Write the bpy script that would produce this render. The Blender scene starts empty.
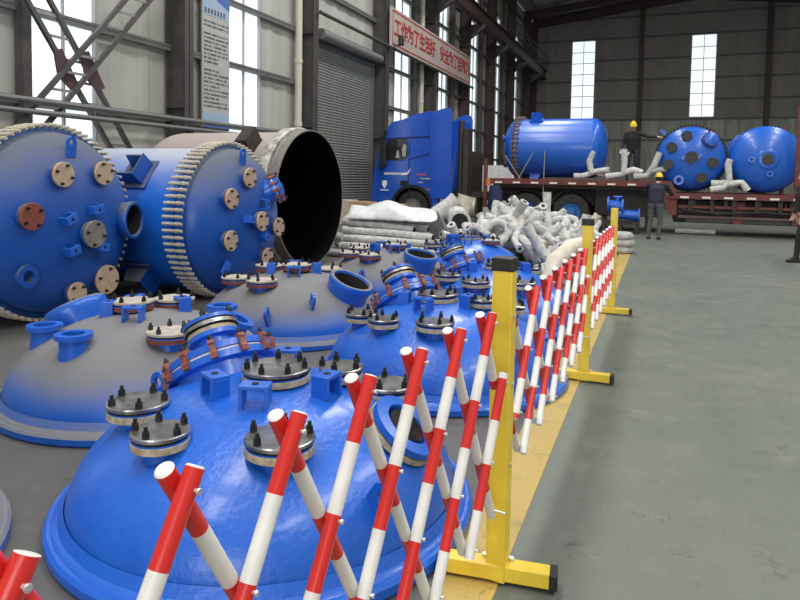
import bpy, bmesh, math, random
from mathutils import Vector, Matrix, Euler
random.seed(7)
PI = math.pi
SC = bpy.context.scene
COL = SC.collection

# ------------------------------------------------------------------ camera
cam_d = bpy.data.cameras.new('camera'); cam = bpy.data.objects.new('camera', cam_d); COL.objects.link(cam)
cam_d.sensor_width = 36.0; cam_d.sensor_fit = 'HORIZONTAL'; cam_d.lens = 660 / 800 * 36
cam_d.shift_y = -86 / 800; cam_d.clip_end = 300
def camera_axes(vx=660, vy=181, roll=0.017, f=660., cx=400., cy=214.):
    d = Vector(((vx - cx) / f, (vy - cy) / f, 1)).normalized()
    u = Vector((roll, -1, 0)); u.z = -(u.dot(d)) / d.z; u.normalize()
    x = d.cross(u).normalized()
    return [Vector((x[i], d[i], u[i])) for i in range(3)]      # right, down, forward in world
_r, _dn, _fw = camera_axes()
cam.matrix_world = Matrix(((_r.x, -_dn.x, -_fw.x, 0), (_r.y, -_dn.y, -_fw.y, 0), (_r.z, -_dn.z, -_fw.z, 1.5), (0, 0, 0, 1)))
SC.camera = cam

# ------------------------------------------------------------------ world, lights, exposure
W = bpy.data.worlds.new('world'); SC.world = W; W.use_nodes = True
W.node_tree.nodes['Background'].inputs[0].default_value = (0.80, 0.88, 1.0, 1)
W.node_tree.nodes['Background'].inputs[1].default_value = 1.0
SKYLIGHT_W, DOOR_W = 730, 820
def area(name, loc, rot, sx, sy, power, col=(1, 1, 1)):
    l = bpy.data.lights.new(name, 'AREA'); l.shape = 'RECTANGLE'; l.size = sx; l.size_y = sy; l.energy = power; l.color = col
    o = bpy.data.objects.new(name, l); o.location = loc; o.rotation_euler = rot; COL.objects.link(o); return o
for yy in (-6, 2, 10, 18, 26):                     # translucent roof sheets of the hall, both slopes
    k = 1.0 if yy < 20 else 0.8
    area('roof_skylight', (-4.2, yy, 14.2), (0, 0, 0), 1.8, 5.5, SKYLIGHT_W * k, (1, 0.985, 0.95))
    area('roof_skylight', (7.5, yy, 14.2), (0, 0, 0), 1.8, 5.5, SKYLIGHT_W * k, (1, 0.985, 0.95))
area('gate_daylight', (2.0, -13.6, 3.0), (math.radians(90), 0, 0), 9, 5.5, DOOR_W, (1, 0.98, 0.95))
SC.view_settings.view_transform = 'Standard'; SC.view_settings.look = 'None'
SC.view_settings.exposure = 0.0; SC.view_settings.gamma = 1.0; SC.view_settings.use_curve_mapping = False

# ------------------------------------------------------------------ materials
MATS = {}
def mat(name, c1, rough=0.5, metal=0.0, c2=None, scale=6.0, bump=0.0, emit=0.0, detail=4.0, contrast=(0.35, 0.65), coat=0.0, stretch=None, bscale=None):
    if name in MATS: return MATS[name]
    m = bpy.data.materials.new(name); m.use_nodes = True; MATS[name] = m
    nt = m.node_tree; b = nt.nodes['Principled BSDF']; L = nt.links
    b.inputs['Base Color'].default_value = (*c1, 1); b.inputs['Roughness'].default_value = rough; b.inputs['Metallic'].default_value = metal
    if coat: b.inputs['Coat Weight'].default_value = coat; b.inputs['Coat Roughness'].default_value = 0.12
    if emit:
        b.inputs['Emission Color'].default_value = (*c1, 1); b.inputs['Emission Strength'].default_value = emit
    if c2 or bump:
        tc = nt.nodes.new('ShaderNodeTexCoord'); mp = nt.nodes.new('ShaderNodeMapping'); L.new(tc.outputs['Object'], mp.inputs[0])
        if stretch: mp.inputs['Scale'].default_value = stretch
        n = nt.nodes.new('ShaderNodeTexNoise'); n.inputs['Scale'].default_value = scale; n.inputs['Detail'].default_value = detail
        L.new(mp.outputs[0], n.inputs['Vector'])
        if c2:
            r = nt.nodes.new('ShaderNodeMapRange'); r.inputs[1].default_value = contrast[0]; r.inputs[2].default_value = contrast[1]
            L.new(n.outputs['Fac'], r.inputs[0])
            x = nt.nodes.new('ShaderNodeMix'); x.data_type = 'RGBA'; x.inputs[6].default_value = (*c1, 1); x.inputs[7].default_value = (*c2, 1)
            L.new(r.outputs[0], x.inputs[0]); L.new(x.outputs[2], b.inputs['Base Color'])
        if bump:
            n2 = n
            if bscale:
                n2 = nt.nodes.new('ShaderNodeTexNoise'); n2.inputs['Scale'].default_value = bscale; n2.inputs['Detail'].default_value = 3; L.new(mp.outputs[0], n2.inputs['Vector'])
            bp = nt.nodes.new('ShaderNodeBump'); bp.inputs['Strength'].default_value = bump; bp.inputs['Distance'].default_value = 0.02
            L.new(n2.outputs['Fac'], bp.inputs['Height']); L.new(bp.outputs[0], b.inputs['Normal'])
    return m
def dusty(name, paint, dust, lo, hi, amount=1.0, rough=0.35):
    # paint under a layer of settled dust: dust lies where the surface faces up
    if name in MATS: return MATS[name]
    m = bpy.data.materials.new(name); m.use_nodes = True; MATS[name] = m
    nt = m.node_tree; b = nt.nodes['Principled BSDF']; L = nt.links
    g = nt.nodes.new('ShaderNodeNewGeometry'); s = nt.nodes.new('ShaderNodeSeparateXYZ'); L.new(g.outputs['Normal'], s.inputs[0])
    tc = nt.nodes.new('ShaderNodeTexCoord'); n = nt.nodes.new('ShaderNodeTexNoise'); n.inputs['Scale'].default_value = 3.0; n.inputs['Detail'].default_value = 6
    L.new(tc.outputs['Object'], n.inputs['Vector'])
    nm = nt.nodes.new('ShaderNodeMath'); nm.operation = 'MULTIPLY_ADD'; nm.inputs[1].default_value = 0.35; nm.inputs[2].default_value = -0.175; L.new(n.outputs['Fac'], nm.inputs[0])
    ad = nt.nodes.new('ShaderNodeMath'); ad.operation = 'ADD'; L.new(s.outputs['Z'], ad.inputs[0]); L.new(nm.outputs[0], ad.inputs[1])
    r = nt.nodes.new('ShaderNodeMapRange'); r.interpolation_type = 'SMOOTHSTEP'; r.inputs[1].default_value = lo; r.inputs[2].default_value = hi; r.inputs[4].default_value = amount
    L.new(ad.outputs[0], r.inputs[0])
    x = nt.nodes.new('ShaderNodeMix'); x.data_type = 'RGBA'; x.inputs[6].default_value = (*paint, 1); x.inputs[7].default_value = (*dust, 1)
    L.new(r.outputs[0], x.inputs[0]); L.new(x.outputs[2], b.inputs['Base Color'])
    rr = nt.nodes.new('ShaderNodeMapRange'); rr.inputs[3].default_value = rough; rr.inputs[4].default_value = 0.85
    L.new(r.outputs[0], rr.inputs[0]); L.new(rr.outputs[0], b.inputs['Roughness'])
    return m
BLUE = (0.010, 0.105, 0.54)
M = dict(
    blue=mat('blue_gloss_paint', BLUE, 0.33, 0, (0.012, 0.118, 0.57), 9, 0.10, coat=0.25, bscale=26),
    blue_dome=mat('blue_hammered_paint', BLUE, 0.36, 0, (0.013, 0.122, 0.58), 5, 0.20, coat=0.2, bscale=34),
    blue_dusty=dusty('blue_paint_under_dust', (0.012, 0.12, 0.55), (0.185, 0.178, 0.160), 0.22, 0.80, 0.93),
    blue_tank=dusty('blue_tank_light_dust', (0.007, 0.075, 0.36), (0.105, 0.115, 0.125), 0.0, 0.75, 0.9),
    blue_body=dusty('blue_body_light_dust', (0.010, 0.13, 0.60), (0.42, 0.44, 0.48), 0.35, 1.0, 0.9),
    blue_cab=mat('cab_blue_lacquer', (0.014, 0.085, 0.50), 0.16, 0, coat=0.6),
    cab_dark=mat('cab_dark_blue', (0.006, 0.018, 0.11), 0.4),
    navy=mat('navy_matte', (0.008, 0.012, 0.045), 0.9, 0, (0.02, 0.025, 0.09), 14, 0.3),
    rust_tank=dusty('brown_primer_under_dust', (0.16, 0.105, 0.09), (0.40, 0.35, 0.33), 0.1, 0.9, 0.85, 0.7),
    black=mat('black_inside', (0.006, 0.006, 0.007), 0.75),
    mouth=mat('shaded_glass_lining', (0.0012, 0.0012, 0.0016), 0.8),  # dark glass lining, coloured near black so the inside reads as shaded
    rubber=mat('black_rubber', (0.012, 0.012, 0.012), 0.75, 0, (0.03, 0.028, 0.025), 8),
    steel=mat('dull_steel', (0.42, 0.42, 0.41), 0.38, 0.85, (0.22, 0.22, 0.22), 22, 0.1),
    dark_steel=mat('dark_cover_steel', (0.44, 0.44, 0.44), 0.30, 0.85, (0.20, 0.20, 0.20), 10, 0.30),
    nut=mat('black_nut', (0.02, 0.02, 0.02), 0.45, 0.3),
    stud=mat('zinc_stud', (0.66, 0.61, 0.50), 0.45, 0.15, (0.42, 0.38, 0.30), 30),
    stud_brown=mat('brown_stud', (0.16, 0.09, 0.065), 0.6, 0.2),
    stud_dark=mat('dark_stud', (0.05, 0.05, 0.05), 0.6, 0.3),
    gasket=mat('cream_gasket', (0.50, 0.43, 0.29), 0.75, 0, (0.30, 0.24, 0.15), 30),
    white_gasket=mat('white_gasket', (0.78, 0.78, 0.75), 0.6),
    plywood=mat('plywood_cover', (0.50, 0.38, 0.27), 0.8, 0, (0.40, 0.29, 0.20), 26, 0.05),
    red_ply=mat('red_painted_cover', (0.24, 0.062, 0.045), 0.7, 0, (0.19, 0.05, 0.038), 9),
    grey_ply=mat('grey_dusty_cover', (0.22, 0.20, 0.18), 0.8, 0, (0.15, 0.14, 0.13), 18),
    pale_cover=mat('pale_dusty_cover', (0.46, 0.42, 0.37), 0.75, 0, (0.32, 0.29, 0.25), 12),
    redbrown=mat('redbrown_primer', (0.20, 0.055, 0.035), 0.65, 0, (0.14, 0.035, 0.025), 14),
    clamp=mat('redbrown_clamp', (0.27, 0.085, 0.055), 0.6, 0, (0.17, 0.05, 0.035), 25),
    red=mat('barrier_red', (0.62, 0.022, 0.018), 0.32, coat=0.2),
    white=mat('barrier_white', (0.80, 0.79, 0.76), 0.35, 0, (0.66, 0.65, 0.62), 8),
    yellow=mat('barrier_yellow', (0.83, 0.60, 0.05), 0.38, 0, (0.72, 0.50, 0.04), 10),
    black_plastic=mat('black_plastic', (0.012, 0.012, 0.012), 0.5),
    zinc=mat('zinc_rivet', (0.65, 0.65, 0.65), 0.35, 0.7),
    wrap=mat('white_pipe_wrap', (0.64, 0.64, 0.625), 0.8, 0, (0.43, 0.43, 0.42), 14, 0.9, bscale=24),
    wrap_cream=mat('cream_pipe_wrap', (0.74, 0.69, 0.58), 0.8, 0, (0.58, 0.53, 0.43), 9, 0.4, bscale=18),
    wrap_grey=mat('grey_pipe_wrap', (0.50, 0.50, 0.49), 0.85, 0, (0.34, 0.34, 0.33), 7, 0.5, bscale=18),
    film=mat('white_plastic_sheet', (0.74, 0.75, 0.77), 0.35, 0, (0.60, 0.61, 0.63), 5, 0.5, bscale=9),
    card=mat('brown_cardboard', (0.50, 0.33, 0.20), 0.85, 0, (0.43, 0.28, 0.17), 5),
    card_pale=mat('pale_cardboard', (0.66, 0.56, 0.46), 0.85, 0, (0.58, 0.48, 0.38), 5),
    wood=mat('pallet_wood', (0.40, 0.28, 0.15), 0.8, 0, (0.28, 0.19, 0.1), 12),
    sheet=mat('wall_sheet', (0.44, 0.44, 0.40), 0.6, 0, (0.37, 0.37, 0.34), 1.2, stretch=(1, 1, 0.25)),
    sheet_back=mat('back_wall_sheet', (0.30, 0.285, 0.27), 0.65, 0, (0.25, 0.24, 0.225), 0.8, stretch=(1, 1, 0.25)),
    sheet_low=mat('pale_lower_sheet', (0.50, 0.53, 0.47), 0.6, 0, (0.33, 0.36, 0.31), 1.4, stretch=(2.5, 1, 0.25)),
    column=mat('dark_steel_column', (0.055, 0.05, 0.05), 0.55, 0, (0.075, 0.068, 0.066), 4),
    column_red=mat('redbrown_column', (0.075, 0.04, 0.042), 0.55, 0, (0.055, 0.032, 0.034), 4),
    girt=mat('grey_girt', (0.13, 0.13, 0.128), 0.55),
    girt_light=mat('galvanised_rail', (0.28, 0.28, 0.28), 0.45, 0.4),
    roof=mat('roof_sheet', (0.30, 0.30, 0.30), 0.6),
    slat=mat('shutter_slat', (0.25, 0.265, 0.25), 0.45, 0.2, (0.20, 0.215, 0.205), 3),
    pipe_cream=mat('cream_downpipe', (0.52, 0.50, 0.42), 0.5),
    pane=mat('daylit_window_pane', (0.86, 0.93, 0.97), 0.3, emit=0.95),
    frame=mat('window_frame', (0.30, 0.32, 0.34), 0.5),
    frame_white=mat('white_window_frame', (0.6, 0.62, 0.63), 0.5),
    deck=mat('red_trailer_steel', (0.16, 0.035, 0.03), 0.6, 0, (0.11, 0.03, 0.028), 5),
    chassis=mat('dark_chassis', (0.022, 0.02, 0.02), 0.65, 0, (0.045, 0.03, 0.025), 5),
    marker=mat('trailer_reflector', (0.75, 0.72, 0.68), 0.4),
    chain=mat('strap_grey', (0.22, 0.21, 0.19), 0.6),
    glass=mat('cab_glass', (0.012, 0.014, 0.016), 0.08),
    rim=mat('wheel_rim', (0.32, 0.31, 0.29), 0.45, 0.5),
    rim_blue=mat('blue_wheel_rim', (0.03, 0.14, 0.40), 0.5),
    tank_alu=mat('aluminium_tank', (0.52, 0.50, 0.46), 0.42, 0.5),
    helmet=mat('yellow_helmet', (0.78, 0.55, 0.03), 0.4),
    jacket=mat('black_workwear', (0.012, 0.011, 0.013), 0.85, 0, (0.02, 0.018, 0.02), 20),
    jacket_navy=mat('navy_workwear', (0.010, 0.012, 0.026), 0.85, 0, (0.016, 0.02, 0.04), 20),
    trousers=mat('grey_trousers', (0.10, 0.10, 0.105), 0.85, 0, (0.07, 0.07, 0.075), 16),
    trousers_dark=mat('dark_trousers', (0.022, 0.022, 0.028), 0.85),
    skin=mat('skin', (0.45, 0.26, 0.18), 0.6),
    glove=mat('white_glove', (0.62, 0.61, 0.58), 0.8),
    shoe=mat('black_shoe', (0.015, 0.015, 0.015), 0.6),
    sole=mat('white_sole', (0.7, 0.7, 0.68), 0.6),
    hair=mat('black_hair', (0.012, 0.010, 0.010), 0.6),
    lip=mat('lip', (0.30, 0.12, 0.10), 0.6),
    banner=mat('banner_ground', (0.46, 0.40, 0.37), 0.7, 0, (0.40, 0.34, 0.31), 1.2),
    banner_red=mat('banner_red', (0.36, 0.035, 0.03), 0.7),
    poster_blue=mat('poster_blue', (0.06, 0.13, 0.38), 0.6),
    poster_sky=mat('poster_pale_blue', (0.30, 0.40, 0.55), 0.6),
    ink=mat('poster_ink', (0.09, 0.09, 0.10), 0.7),
    shield=mat('white_decal', (0.8, 0.82, 0.85), 0.5),
    decal_red=mat('red_decal', (0.42, 0.10, 0.10), 0.5),
    lamp_body=mat('grey_lamp_body', (0.035, 0.035, 0.035), 0.4),
)
def floor_mat(name, a, b, c, crack=0.0):
    m = bpy.data.materials.new(name); m.use_nodes = True; nt = m.node_tree; L = nt.links; bs = nt.nodes['Principled BSDF']
    tc = nt.nodes.new('ShaderNodeTexCoord')
    def noise(sc, det, rough=0.6):
        n = nt.nodes.new('ShaderNodeTexNoise'); n.inputs['Scale'].default_value = sc; n.inputs['Detail'].default_value = det; n.inputs['Roughness'].default_value = rough
        L.new(tc.outputs['Object'], n.inputs['Vector']); return n
    def mix(fac, x, y):
        q = nt.nodes.new('ShaderNodeMix'); q.data_type = 'RGBA'; L.new(fac, q.inputs[0])
        for s, v in ((6, x), (7, y)):
            if isinstance(v, tuple): q.inputs[s].default_value = (*v, 1)
            else: L.new(v, q.inputs[s])
        return q.outputs[2]
    def rng(o, lo, hi):
        r = nt.nodes.new('ShaderNodeMapRange'); r.inputs[1].default_value = lo; r.inputs[2].default_value = hi; L.new(o, r.inputs[0]); return r.outputs[0]
    big = noise(0.5, 3); mid = noise(3.5, 7, 0.7); fine = noise(38, 5, 0.7)
    c1 = mix(rng(big.outputs['Fac'], 0.35, 0.65), a, b)
    c2 = mix(rng(mid.outputs['Fac'], 0.56, 0.74), c1, c)
    # dark scuffs and pale scratches: thin ridges of a warped noise
    sc1 = noise(2.2, 6, 0.65); sc1.inputs['Distortion'].default_value = 1.6
    def ridge(o, centre, w):
        d1 = nt.nodes.new('ShaderNodeMath'); d1.operation = 'SUBTRACT'; L.new(o, d1.inputs[0]); d1.inputs[1].default_value = centre
        d2 = nt.nodes.new('ShaderNodeMath'); d2.operation = 'ABSOLUTE'; L.new(d1.outputs[0], d2.inputs[0]); return rng(d2.outputs[0], w, 0.0)
    msk = rng(noise(5.0, 2).outputs['Fac'], 0.52, 0.66)
    def mul(p, q, k):
        n1 = nt.nodes.new('ShaderNodeMath'); n1.operation = 'MULTIPLY'; L.new(p, n1.inputs[0]); L.new(q, n1.inputs[1])
        n2 = nt.nodes.new('ShaderNodeMath'); n2.operation = 'MULTIPLY'; L.new(n1.outputs[0], n2.inputs[0]); n2.inputs[1].default_value = k; return n2.outputs[0]
    c3 = mix(mul(ridge(sc1.outputs['Fac'], 0.52, 0.012), msk, 0.75), c2, tuple(0.30 * v for v in a))
    c4 = mix(mul(ridge(sc1.outputs['Fac'], 0.60, 0.010), msk, 0.55), c3, tuple(min(1, 1.9 * v) for v in a))
    c5 = mix(rng(fine.outputs['Fac'], 0.60, 0.75), c4, tuple(0.45 * v for v in a))
    L.new(c5, bs.inputs['Base Color'])
    L.new(rng(mid.outputs['Fac'], -0.35, 1.3), bs.inputs['Roughness'])
    bp = nt.nodes.new('ShaderNodeBump'); bp.inputs['Strength'].default_value = 0.3; bp.inputs['Distance'].default_value = 0.008
    L.new(fine.outputs['Fac'], bp.inputs['Height']); L.new(bp.outputs[0], bs.inputs['Normal'])
    return m
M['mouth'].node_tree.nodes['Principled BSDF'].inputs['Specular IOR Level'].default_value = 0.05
M['floor_green'] = floor_mat('painted_green_grey_floor', (0.108, 0.124, 0.104), (0.132, 0.145, 0.122), (0.175, 0.182, 0.155))
M['floor_grey'] = floor_mat('bare_grey_concrete', (0.080, 0.076, 0.070), (0.105, 0.10, 0.092), (0.135, 0.128, 0.118))
M['line'] = floor_mat('worn_yellow_line', (0.44, 0.31, 0.075), (0.38, 0.27, 0.075), (0.22, 0.18, 0.09))

# ------------------------------------------------------------------ mesh helpers
class MB:
    """collects shapes, then links them as ONE mesh object"""
    def __init__(s): s.v = []; s.f = []; s.m = []; s.sm = []
    def add(s, vs, fs, mi=0, smooth=False, T=None):
        o = len(s.v)
        s.v += [tuple(T @ Vector(p)) for p in vs] if T else [tuple(p) for p in vs]
        for f in fs: s.f.append(tuple(i + o for i in f)); s.m.append(mi); s.sm.append(smooth)
        return s
    def box(s, c, d, mi=0, T=None):
        x, y, z = c; a, b, e = d[0] / 2, d[1] / 2, d[2] / 2
        vs = [(x + i * a, y + j * b, z + k * e) for i in (-1, 1) for j in (-1, 1) for k in (-1, 1)]
        return s.add(vs, [(0, 1, 3, 2), (4, 6, 7, 5), (0, 4, 5, 1), (2, 3, 7, 6), (0, 2, 6, 4), (1, 5, 7, 3)], mi, False, T)
    def bar(s, p0, p1, w, h, mi=0, up=(0, 0, 1)):
        p0 = Vector(p0); p1 = Vector(p1); d = (p1 - p0); l = d.length; d.normalize(); u = Vector(up)
        if abs(d.dot(u)) > 0.99: u = Vector((1, 0, 0))
        x = d.cross(u).normalized(); y = x.cross(d)
        T = Matrix(((x.x, d.x, y.x, p0.x), (x.y, d.y, y.y, p0.y), (x.z, d.z, y.z, p0.z), (0, 0, 0, 1)))
        return s.box((0, l / 2, 0), (w, l, h), mi, T)
    def lathe(s, prof, n=24, mi=0, T=None, smooth=True, seg=None):
        # prof: list of (r, z); seg: list of material per profile segment
        vs = []; fs = []; rows = []
        for r, z in prof:
            if r < 1e-6: rows.append([len(vs)]); vs.append((0, 0, z))
            else:
                rows.append(list(range(len(vs), len(vs) + n)))
                vs += [(r * math.cos(2 * PI * k / n), r * math.sin(2 * PI * k / n), z) for k in range(n)]
        o = len(s.v)
        s.v += [tuple(T @ Vector(p)) for p in vs] if T else vs
        for i in range(len(rows) - 1):
            a, b = rows[i], rows[i + 1]; mm = seg[i] if seg else mi
            for k in range(n):
                k2 = (k + 1) % n
                if len(a) == 1 and len(b) == 1: continue
                if len(a) == 1: f = (a[0], b[k2], b[k])
                elif len(b) == 1: f = (a[k], a[k2], b[0])
                else: f = (a[k], a[k2], b[k2], b[k])
                s.f.append(tuple(q + o for q in f)); s.m.append(mm); s.sm.append(smooth)
        return s
    def cyl(s, p0, p1, r, n=12, mi=0, r2=None, smooth=True):
        p0 = Vector(p0); p1 = Vector(p1); d = p1 - p0; l = d.length
        q = d.to_track_quat('Z', 'Y').to_matrix().to_4x4(); T = Matrix.Translation(p0) @ q
        r2 = r if r2 is None else r2
        return s.lathe([(0, 0), (r, 0), (r2, l), (0, l)], n, mi, T, smooth)
    def tube(s, pts, r, n=10, mi=0, cap=True):
        # r: number or list of radii
        pts = [Vector(p) for p in pts]; R = r if isinstance(r, (list, tuple)) else [r] * len(pts)
        t0 = (pts[1] - pts[0]).normalized(); u = t0.orthogonal().normalized(); vs = []; fs = []
        for i, p in enumerate(pts):
            t = (pts[min(i + 1, len(pts) - 1)] - pts[max(i - 1, 0)]).normalized()
            u = (u - t * u.dot(t)).normalized(); w = t.cross(u)
            vs += [tuple(p + R[i] * (math.cos(2 * PI * k / n) * u + math.sin(2 * PI * k / n) * w)) for k in range(n)]
        for i in range(len(pts) - 1):
            for k in range(n):
                k2 = (k + 1) % n; fs.append((i * n + k, i * n + k2, (i + 1) * n + k2, (i + 1) * n + k))
        s.add(vs, fs, mi, True)
        if cap:
            s.add(vs[:n], [tuple(range(n))[::-1]], mi); s.add(vs[-n:], [tuple(range(n))], mi)
        return s
    def prism(s, poly, axis, a, b, mi=0, T=None):
        # polygon in the two other axes (in xyz order), extruded along axis from a to b
        def P(u, v, w):
            return {0: (w, u, v), 1: (u, w, v), 2: (u, v, w)}[axis]
        n = len(poly); vs = [P(u, v, a) for u, v in poly] + [P(u, v, b) for u, v in poly]
        fs = [tuple(range(n))[::-1], tuple(range(n, 2 * n))] + [(i, (i + 1) % n, n + (i + 1) % n, n + i) for i in range(n)]
        return s.add(vs, fs, mi, False, T)
    def mesh(s, name, mats, angle=35):
        me = bpy.data.meshes.new(name); me.from_pydata(s.v, [], s.f)
        for q in (mats if isinstance(mats, (list, tuple)) else [mats]): me.materials.append(q)
        me.polygons.foreach_set('material_index', s.m); me.polygons.foreach_set('use_smooth', s.sm); me.update()
        bm = bmesh.new(); bm.from_mesh(me); bmesh.ops.recalc_face_normals(bm, faces=bm.faces); bm.to_mesh(me); bm.free()
        if any(s.sm): me.set_sharp_from_angle(angle=math.radians(angle))
        return me
    def build(s, name, mats, parent=None, bevel=0.0, T=None):
        return put(name, s.mesh(name, mats), parent, T, bevel)
def put(name, me, parent=None, T=None, bevel=0.0):
    o = bpy.data.objects.new(name, me); COL.objects.link(o)
    if parent: o.parent = parent
    if T is not None: o.matrix_local = T
    if bevel:
        b = o.modifiers.new('bevel', 'BEVEL'); b.width = bevel; b.segments = 2; b.limit_method = 'ANGLE'; b.angle_limit = math.radians(40)
    return o
def tag(o, label=None, cat=None, group=None, kind=None):
    if label: o['label'] = label
    if cat: o['category'] = cat
    if group: o['group'] = group
    if kind: o['kind'] = kind
    return o
def thing(name, label, cat, loc=(0, 0, 0), rot=(0, 0, 0), group=None):
    o = bpy.data.objects.new(name, None); COL.objects.link(o); o.location = loc; o.rotation_euler = rot; o.empty_display_size = 0.2
    return tag(o, label, cat, group)
def struct(o, label=None): return tag(o, label, None, None, 'structure')
def TR(x, y, z): return Matrix.Translation((x, y, z))
def RZ(a): return Matrix.Rotation(a, 4, 'Z')
def RX(a): return Matrix.Rotation(a, 4, 'X')
def RY(a): return Matrix.Rotation(a, 4, 'Y')

# ------------------------------------------------------------------ floor
X_WALL, Y_BACK, X_RIGHT, Y_FRONT, EAVE, RIDGE_X, RIDGE_Z = -10.0, 54.0, 14.0, -14.0, 14.1, 2.0, 15.6
fl = MB()
fl.add([(X_WALL - .3, Y_FRONT, 0), (-.72, Y_FRONT, 0), (-.72, Y_BACK, 0), (X_WALL - .3, Y_BACK, 0)], [(0, 1, 2, 3)], 0)
fl.add([(-.72, Y_FRONT, 0), (X_RIGHT, Y_FRONT, 0), (X_RIGHT, Y_BACK, 0), (-.72, Y_BACK, 0)], [(0, 1, 2, 3)], 1)
fl.box(((X_WALL + X_RIGHT) / 2, (Y_FRONT + Y_BACK) / 2, -.16), (X_RIGHT - X_WALL, Y_BACK - Y_FRONT, .3), 0)
struct(fl.build('floor', [M['floor_grey'], M['floor_green']]), 'concrete hall floor, bare grey left of the line and grey green right')
ln = MB(); ln.box((-.61, .2, .001), (.215, 28, .004))
struct(ln.build('trim_1', M['line']), 'worn yellow safety line painted along the floor')

# ------------------------------------------------------------------ walls
def corrugated(mb, a0, a1, z0, z1, pos, axis, pitch=0.75, depth=0.018, mi=0, sign=1):
    # trapezoid sheet; axis 'y' runs along Y at x = pos, axis 'x' runs along X at y = pos
    pts = []; a = a0
    while a < a1 - 1e-4:
        for da, dd in ((0, 0), (.55, 0), (.68, 1), (.87, 1)):
            q = a + da * pitch
            if q < a1: pts.append((q, dd * depth * sign))
        a += pitch
    pts.append((a1, 0))
    vs = []
    for q, d in pts:
        for z in (z0, z1): vs.append((pos + d, q, z) if axis == 'y' else (q, pos + d, z))
    fs = [(2 * i, 2 * i + 2, 2 * i + 3, 2 * i + 1) for i in range(len(pts) - 1)]
    mb.add(vs, fs, mi)
def window(idx, axis, pos, a0, a1, z0, z1, rows, cols, inward, label, fmat='frame', rail=0.05):
    root = bpy.data.objects.new('window_%d' % idx, None); COL.objects.link(root); struct(root, label)
    def bx(mb, a, b, za, zb, d0, d1):
        c = ((a + b) / 2, (za + zb) / 2)
        if axis == 'y': mb.box((pos + inward * (d0 + d1) / 2, c[0], c[1]), (d1 - d0, b - a, zb - za))
        else: mb.box((c[0], pos + inward * (d0 + d1) / 2, c[1]), (b - a, d1 - d0, zb - za))
    f = MB()
    for a, b, za, zb in ((a0 - rail, a0, z0, z1), (a1, a1 + rail, z0, z1), (a0 - rail, a1 + rail, z0 - rail, z0), (a0 - rail, a1 + rail, z1, z1 + rail)): bx(f, a, b, za, zb, -.06, .06)
    f.build('frame', M[fmat], root)
    for i in range(1, cols):
        mb = MB(); q = a0 + (a1 - a0) * i / cols; bx(mb, q - rail * .35, q + rail * .35, z0, z1, -.04, .035); mb.build('mullion', M[fmat], root)
    for j in range(1, rows):
        mb = MB(); q = z0 + (z1 - z0) * j / rows; bx(mb, a0, a1, q - rail * .4, q + rail * .4, -.03, .03); mb.build('glazing_bar', M[fmat], root)
    pm = None
    for i in range(cols):
        for j in range(rows):
            w, h = (a1 - a0) / cols, (z1 - z0) / rows
            if pm is None:
                mb = MB(); mb.box((0, 0, 0), (.012, w - .01, h - .01) if axis == 'y' else (w - .01, .012, h - .01)); pm = mb.mesh('pane', M['pane'])
            a, z = a0 + w * (i + .5), z0 + h * (j + .5)
            put('pane', pm, root, TR(pos - inward * .03, a, z) if axis == 'y' else TR(a, pos - inward * .03, z))
    return root
# left wall: sheets between columns, windows in most bays, a roller shutter in one
COLS_Y = [.5, 6.05, 11.6, 17.15, 22.55, 28.1, 33.6, 39.2, 44.8, 50.4]
WIN_Y = [(2.5, 3.85), (8.2, 9.55), (13.68, 15.02), (24.5, 26.2), (30.05, 31.35), (35.6, 36.95), (41.2, 42.5), (46.8, 48.1)]
DOOR = (18.05, 22.2, 5.70)
wl = MB(); WZ0, WZ1 = 1.15, 11.65
a = Y_FRONT
for (b0, b1) in WIN_Y:
    if a < DOOR[0] < b0:
        corrugated(wl, a, DOOR[0], 0, EAVE, X_WALL, 'y'); corrugated(wl, DOOR[0], DOOR[1], DOOR[2], EAVE, X_WALL, 'y'); corrugated(wl, DOOR[1], b0, 0, EAVE, X_WALL, 'y')
    else: corrugated(wl, a, b0, 0, EAVE, X_WALL, 'y')
    corrugated(wl, b0, b1, 0, WZ0, X_WALL, 'y'); corrugated(wl, b0, b1, WZ1, EAVE, X_WALL, 'y'); a = b1
corrugated(wl, a, Y_BACK, 0, EAVE, X_WALL, 'y')
wall_left = struct(wl.build('wall_left', M['sheet']), 'grey corrugated sheet wall with dark steel columns')
for i, (b0, b1) in enumerate(WIN_Y):
    if i == 0: continue
    window(i, 'y', X_WALL, b0, b1, WZ0, WZ1, 7, 2, 1, 'tall bright window %s in the left wall' % ['', 'behind the crossed braces', 'beside the poster', 'under the red lettered banner', 'beyond the banner', 'before the far bays', 'near the back corner', 'closest to the back corner'][i])
def hcol(mb, x0, x1, y, w, z1, mi=0):
    # H section: near flange web and flange towards the hall
    mb.box((x1 - .012, y + w / 2, z1 / 2), (.024, w, z1), mi); mb.box((x0 + .012, y + w / 2, z1 / 2), (.024, w, z1), mi)
    mb.box(((x0 + x1) / 2, y + w / 2, z1 / 2), (x1 - x0, .02, z1), mi)
    for z in (2.9, 5.6, 8.3, 11): mb.box(((x0 + x1) / 2, y + w / 2, z), (x1 - x0 - .05, w, .02), mi)
for y in COLS_Y:
    c = MB(); hcol(c, X_WALL + .06, X_WALL + .58, y - .16, .28, EAVE); c.build('column', M['column'] if y < 30 else M['column_red'], wall_left)
for y in (7.95, 25.1 + 1.4, 31.8, 37.4, 43):
    c = MB(); c.box((X_WALL + .17, y, EAVE / 2), (.2, .16, EAVE)); c.build('post', M['column'], wall_left)
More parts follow.
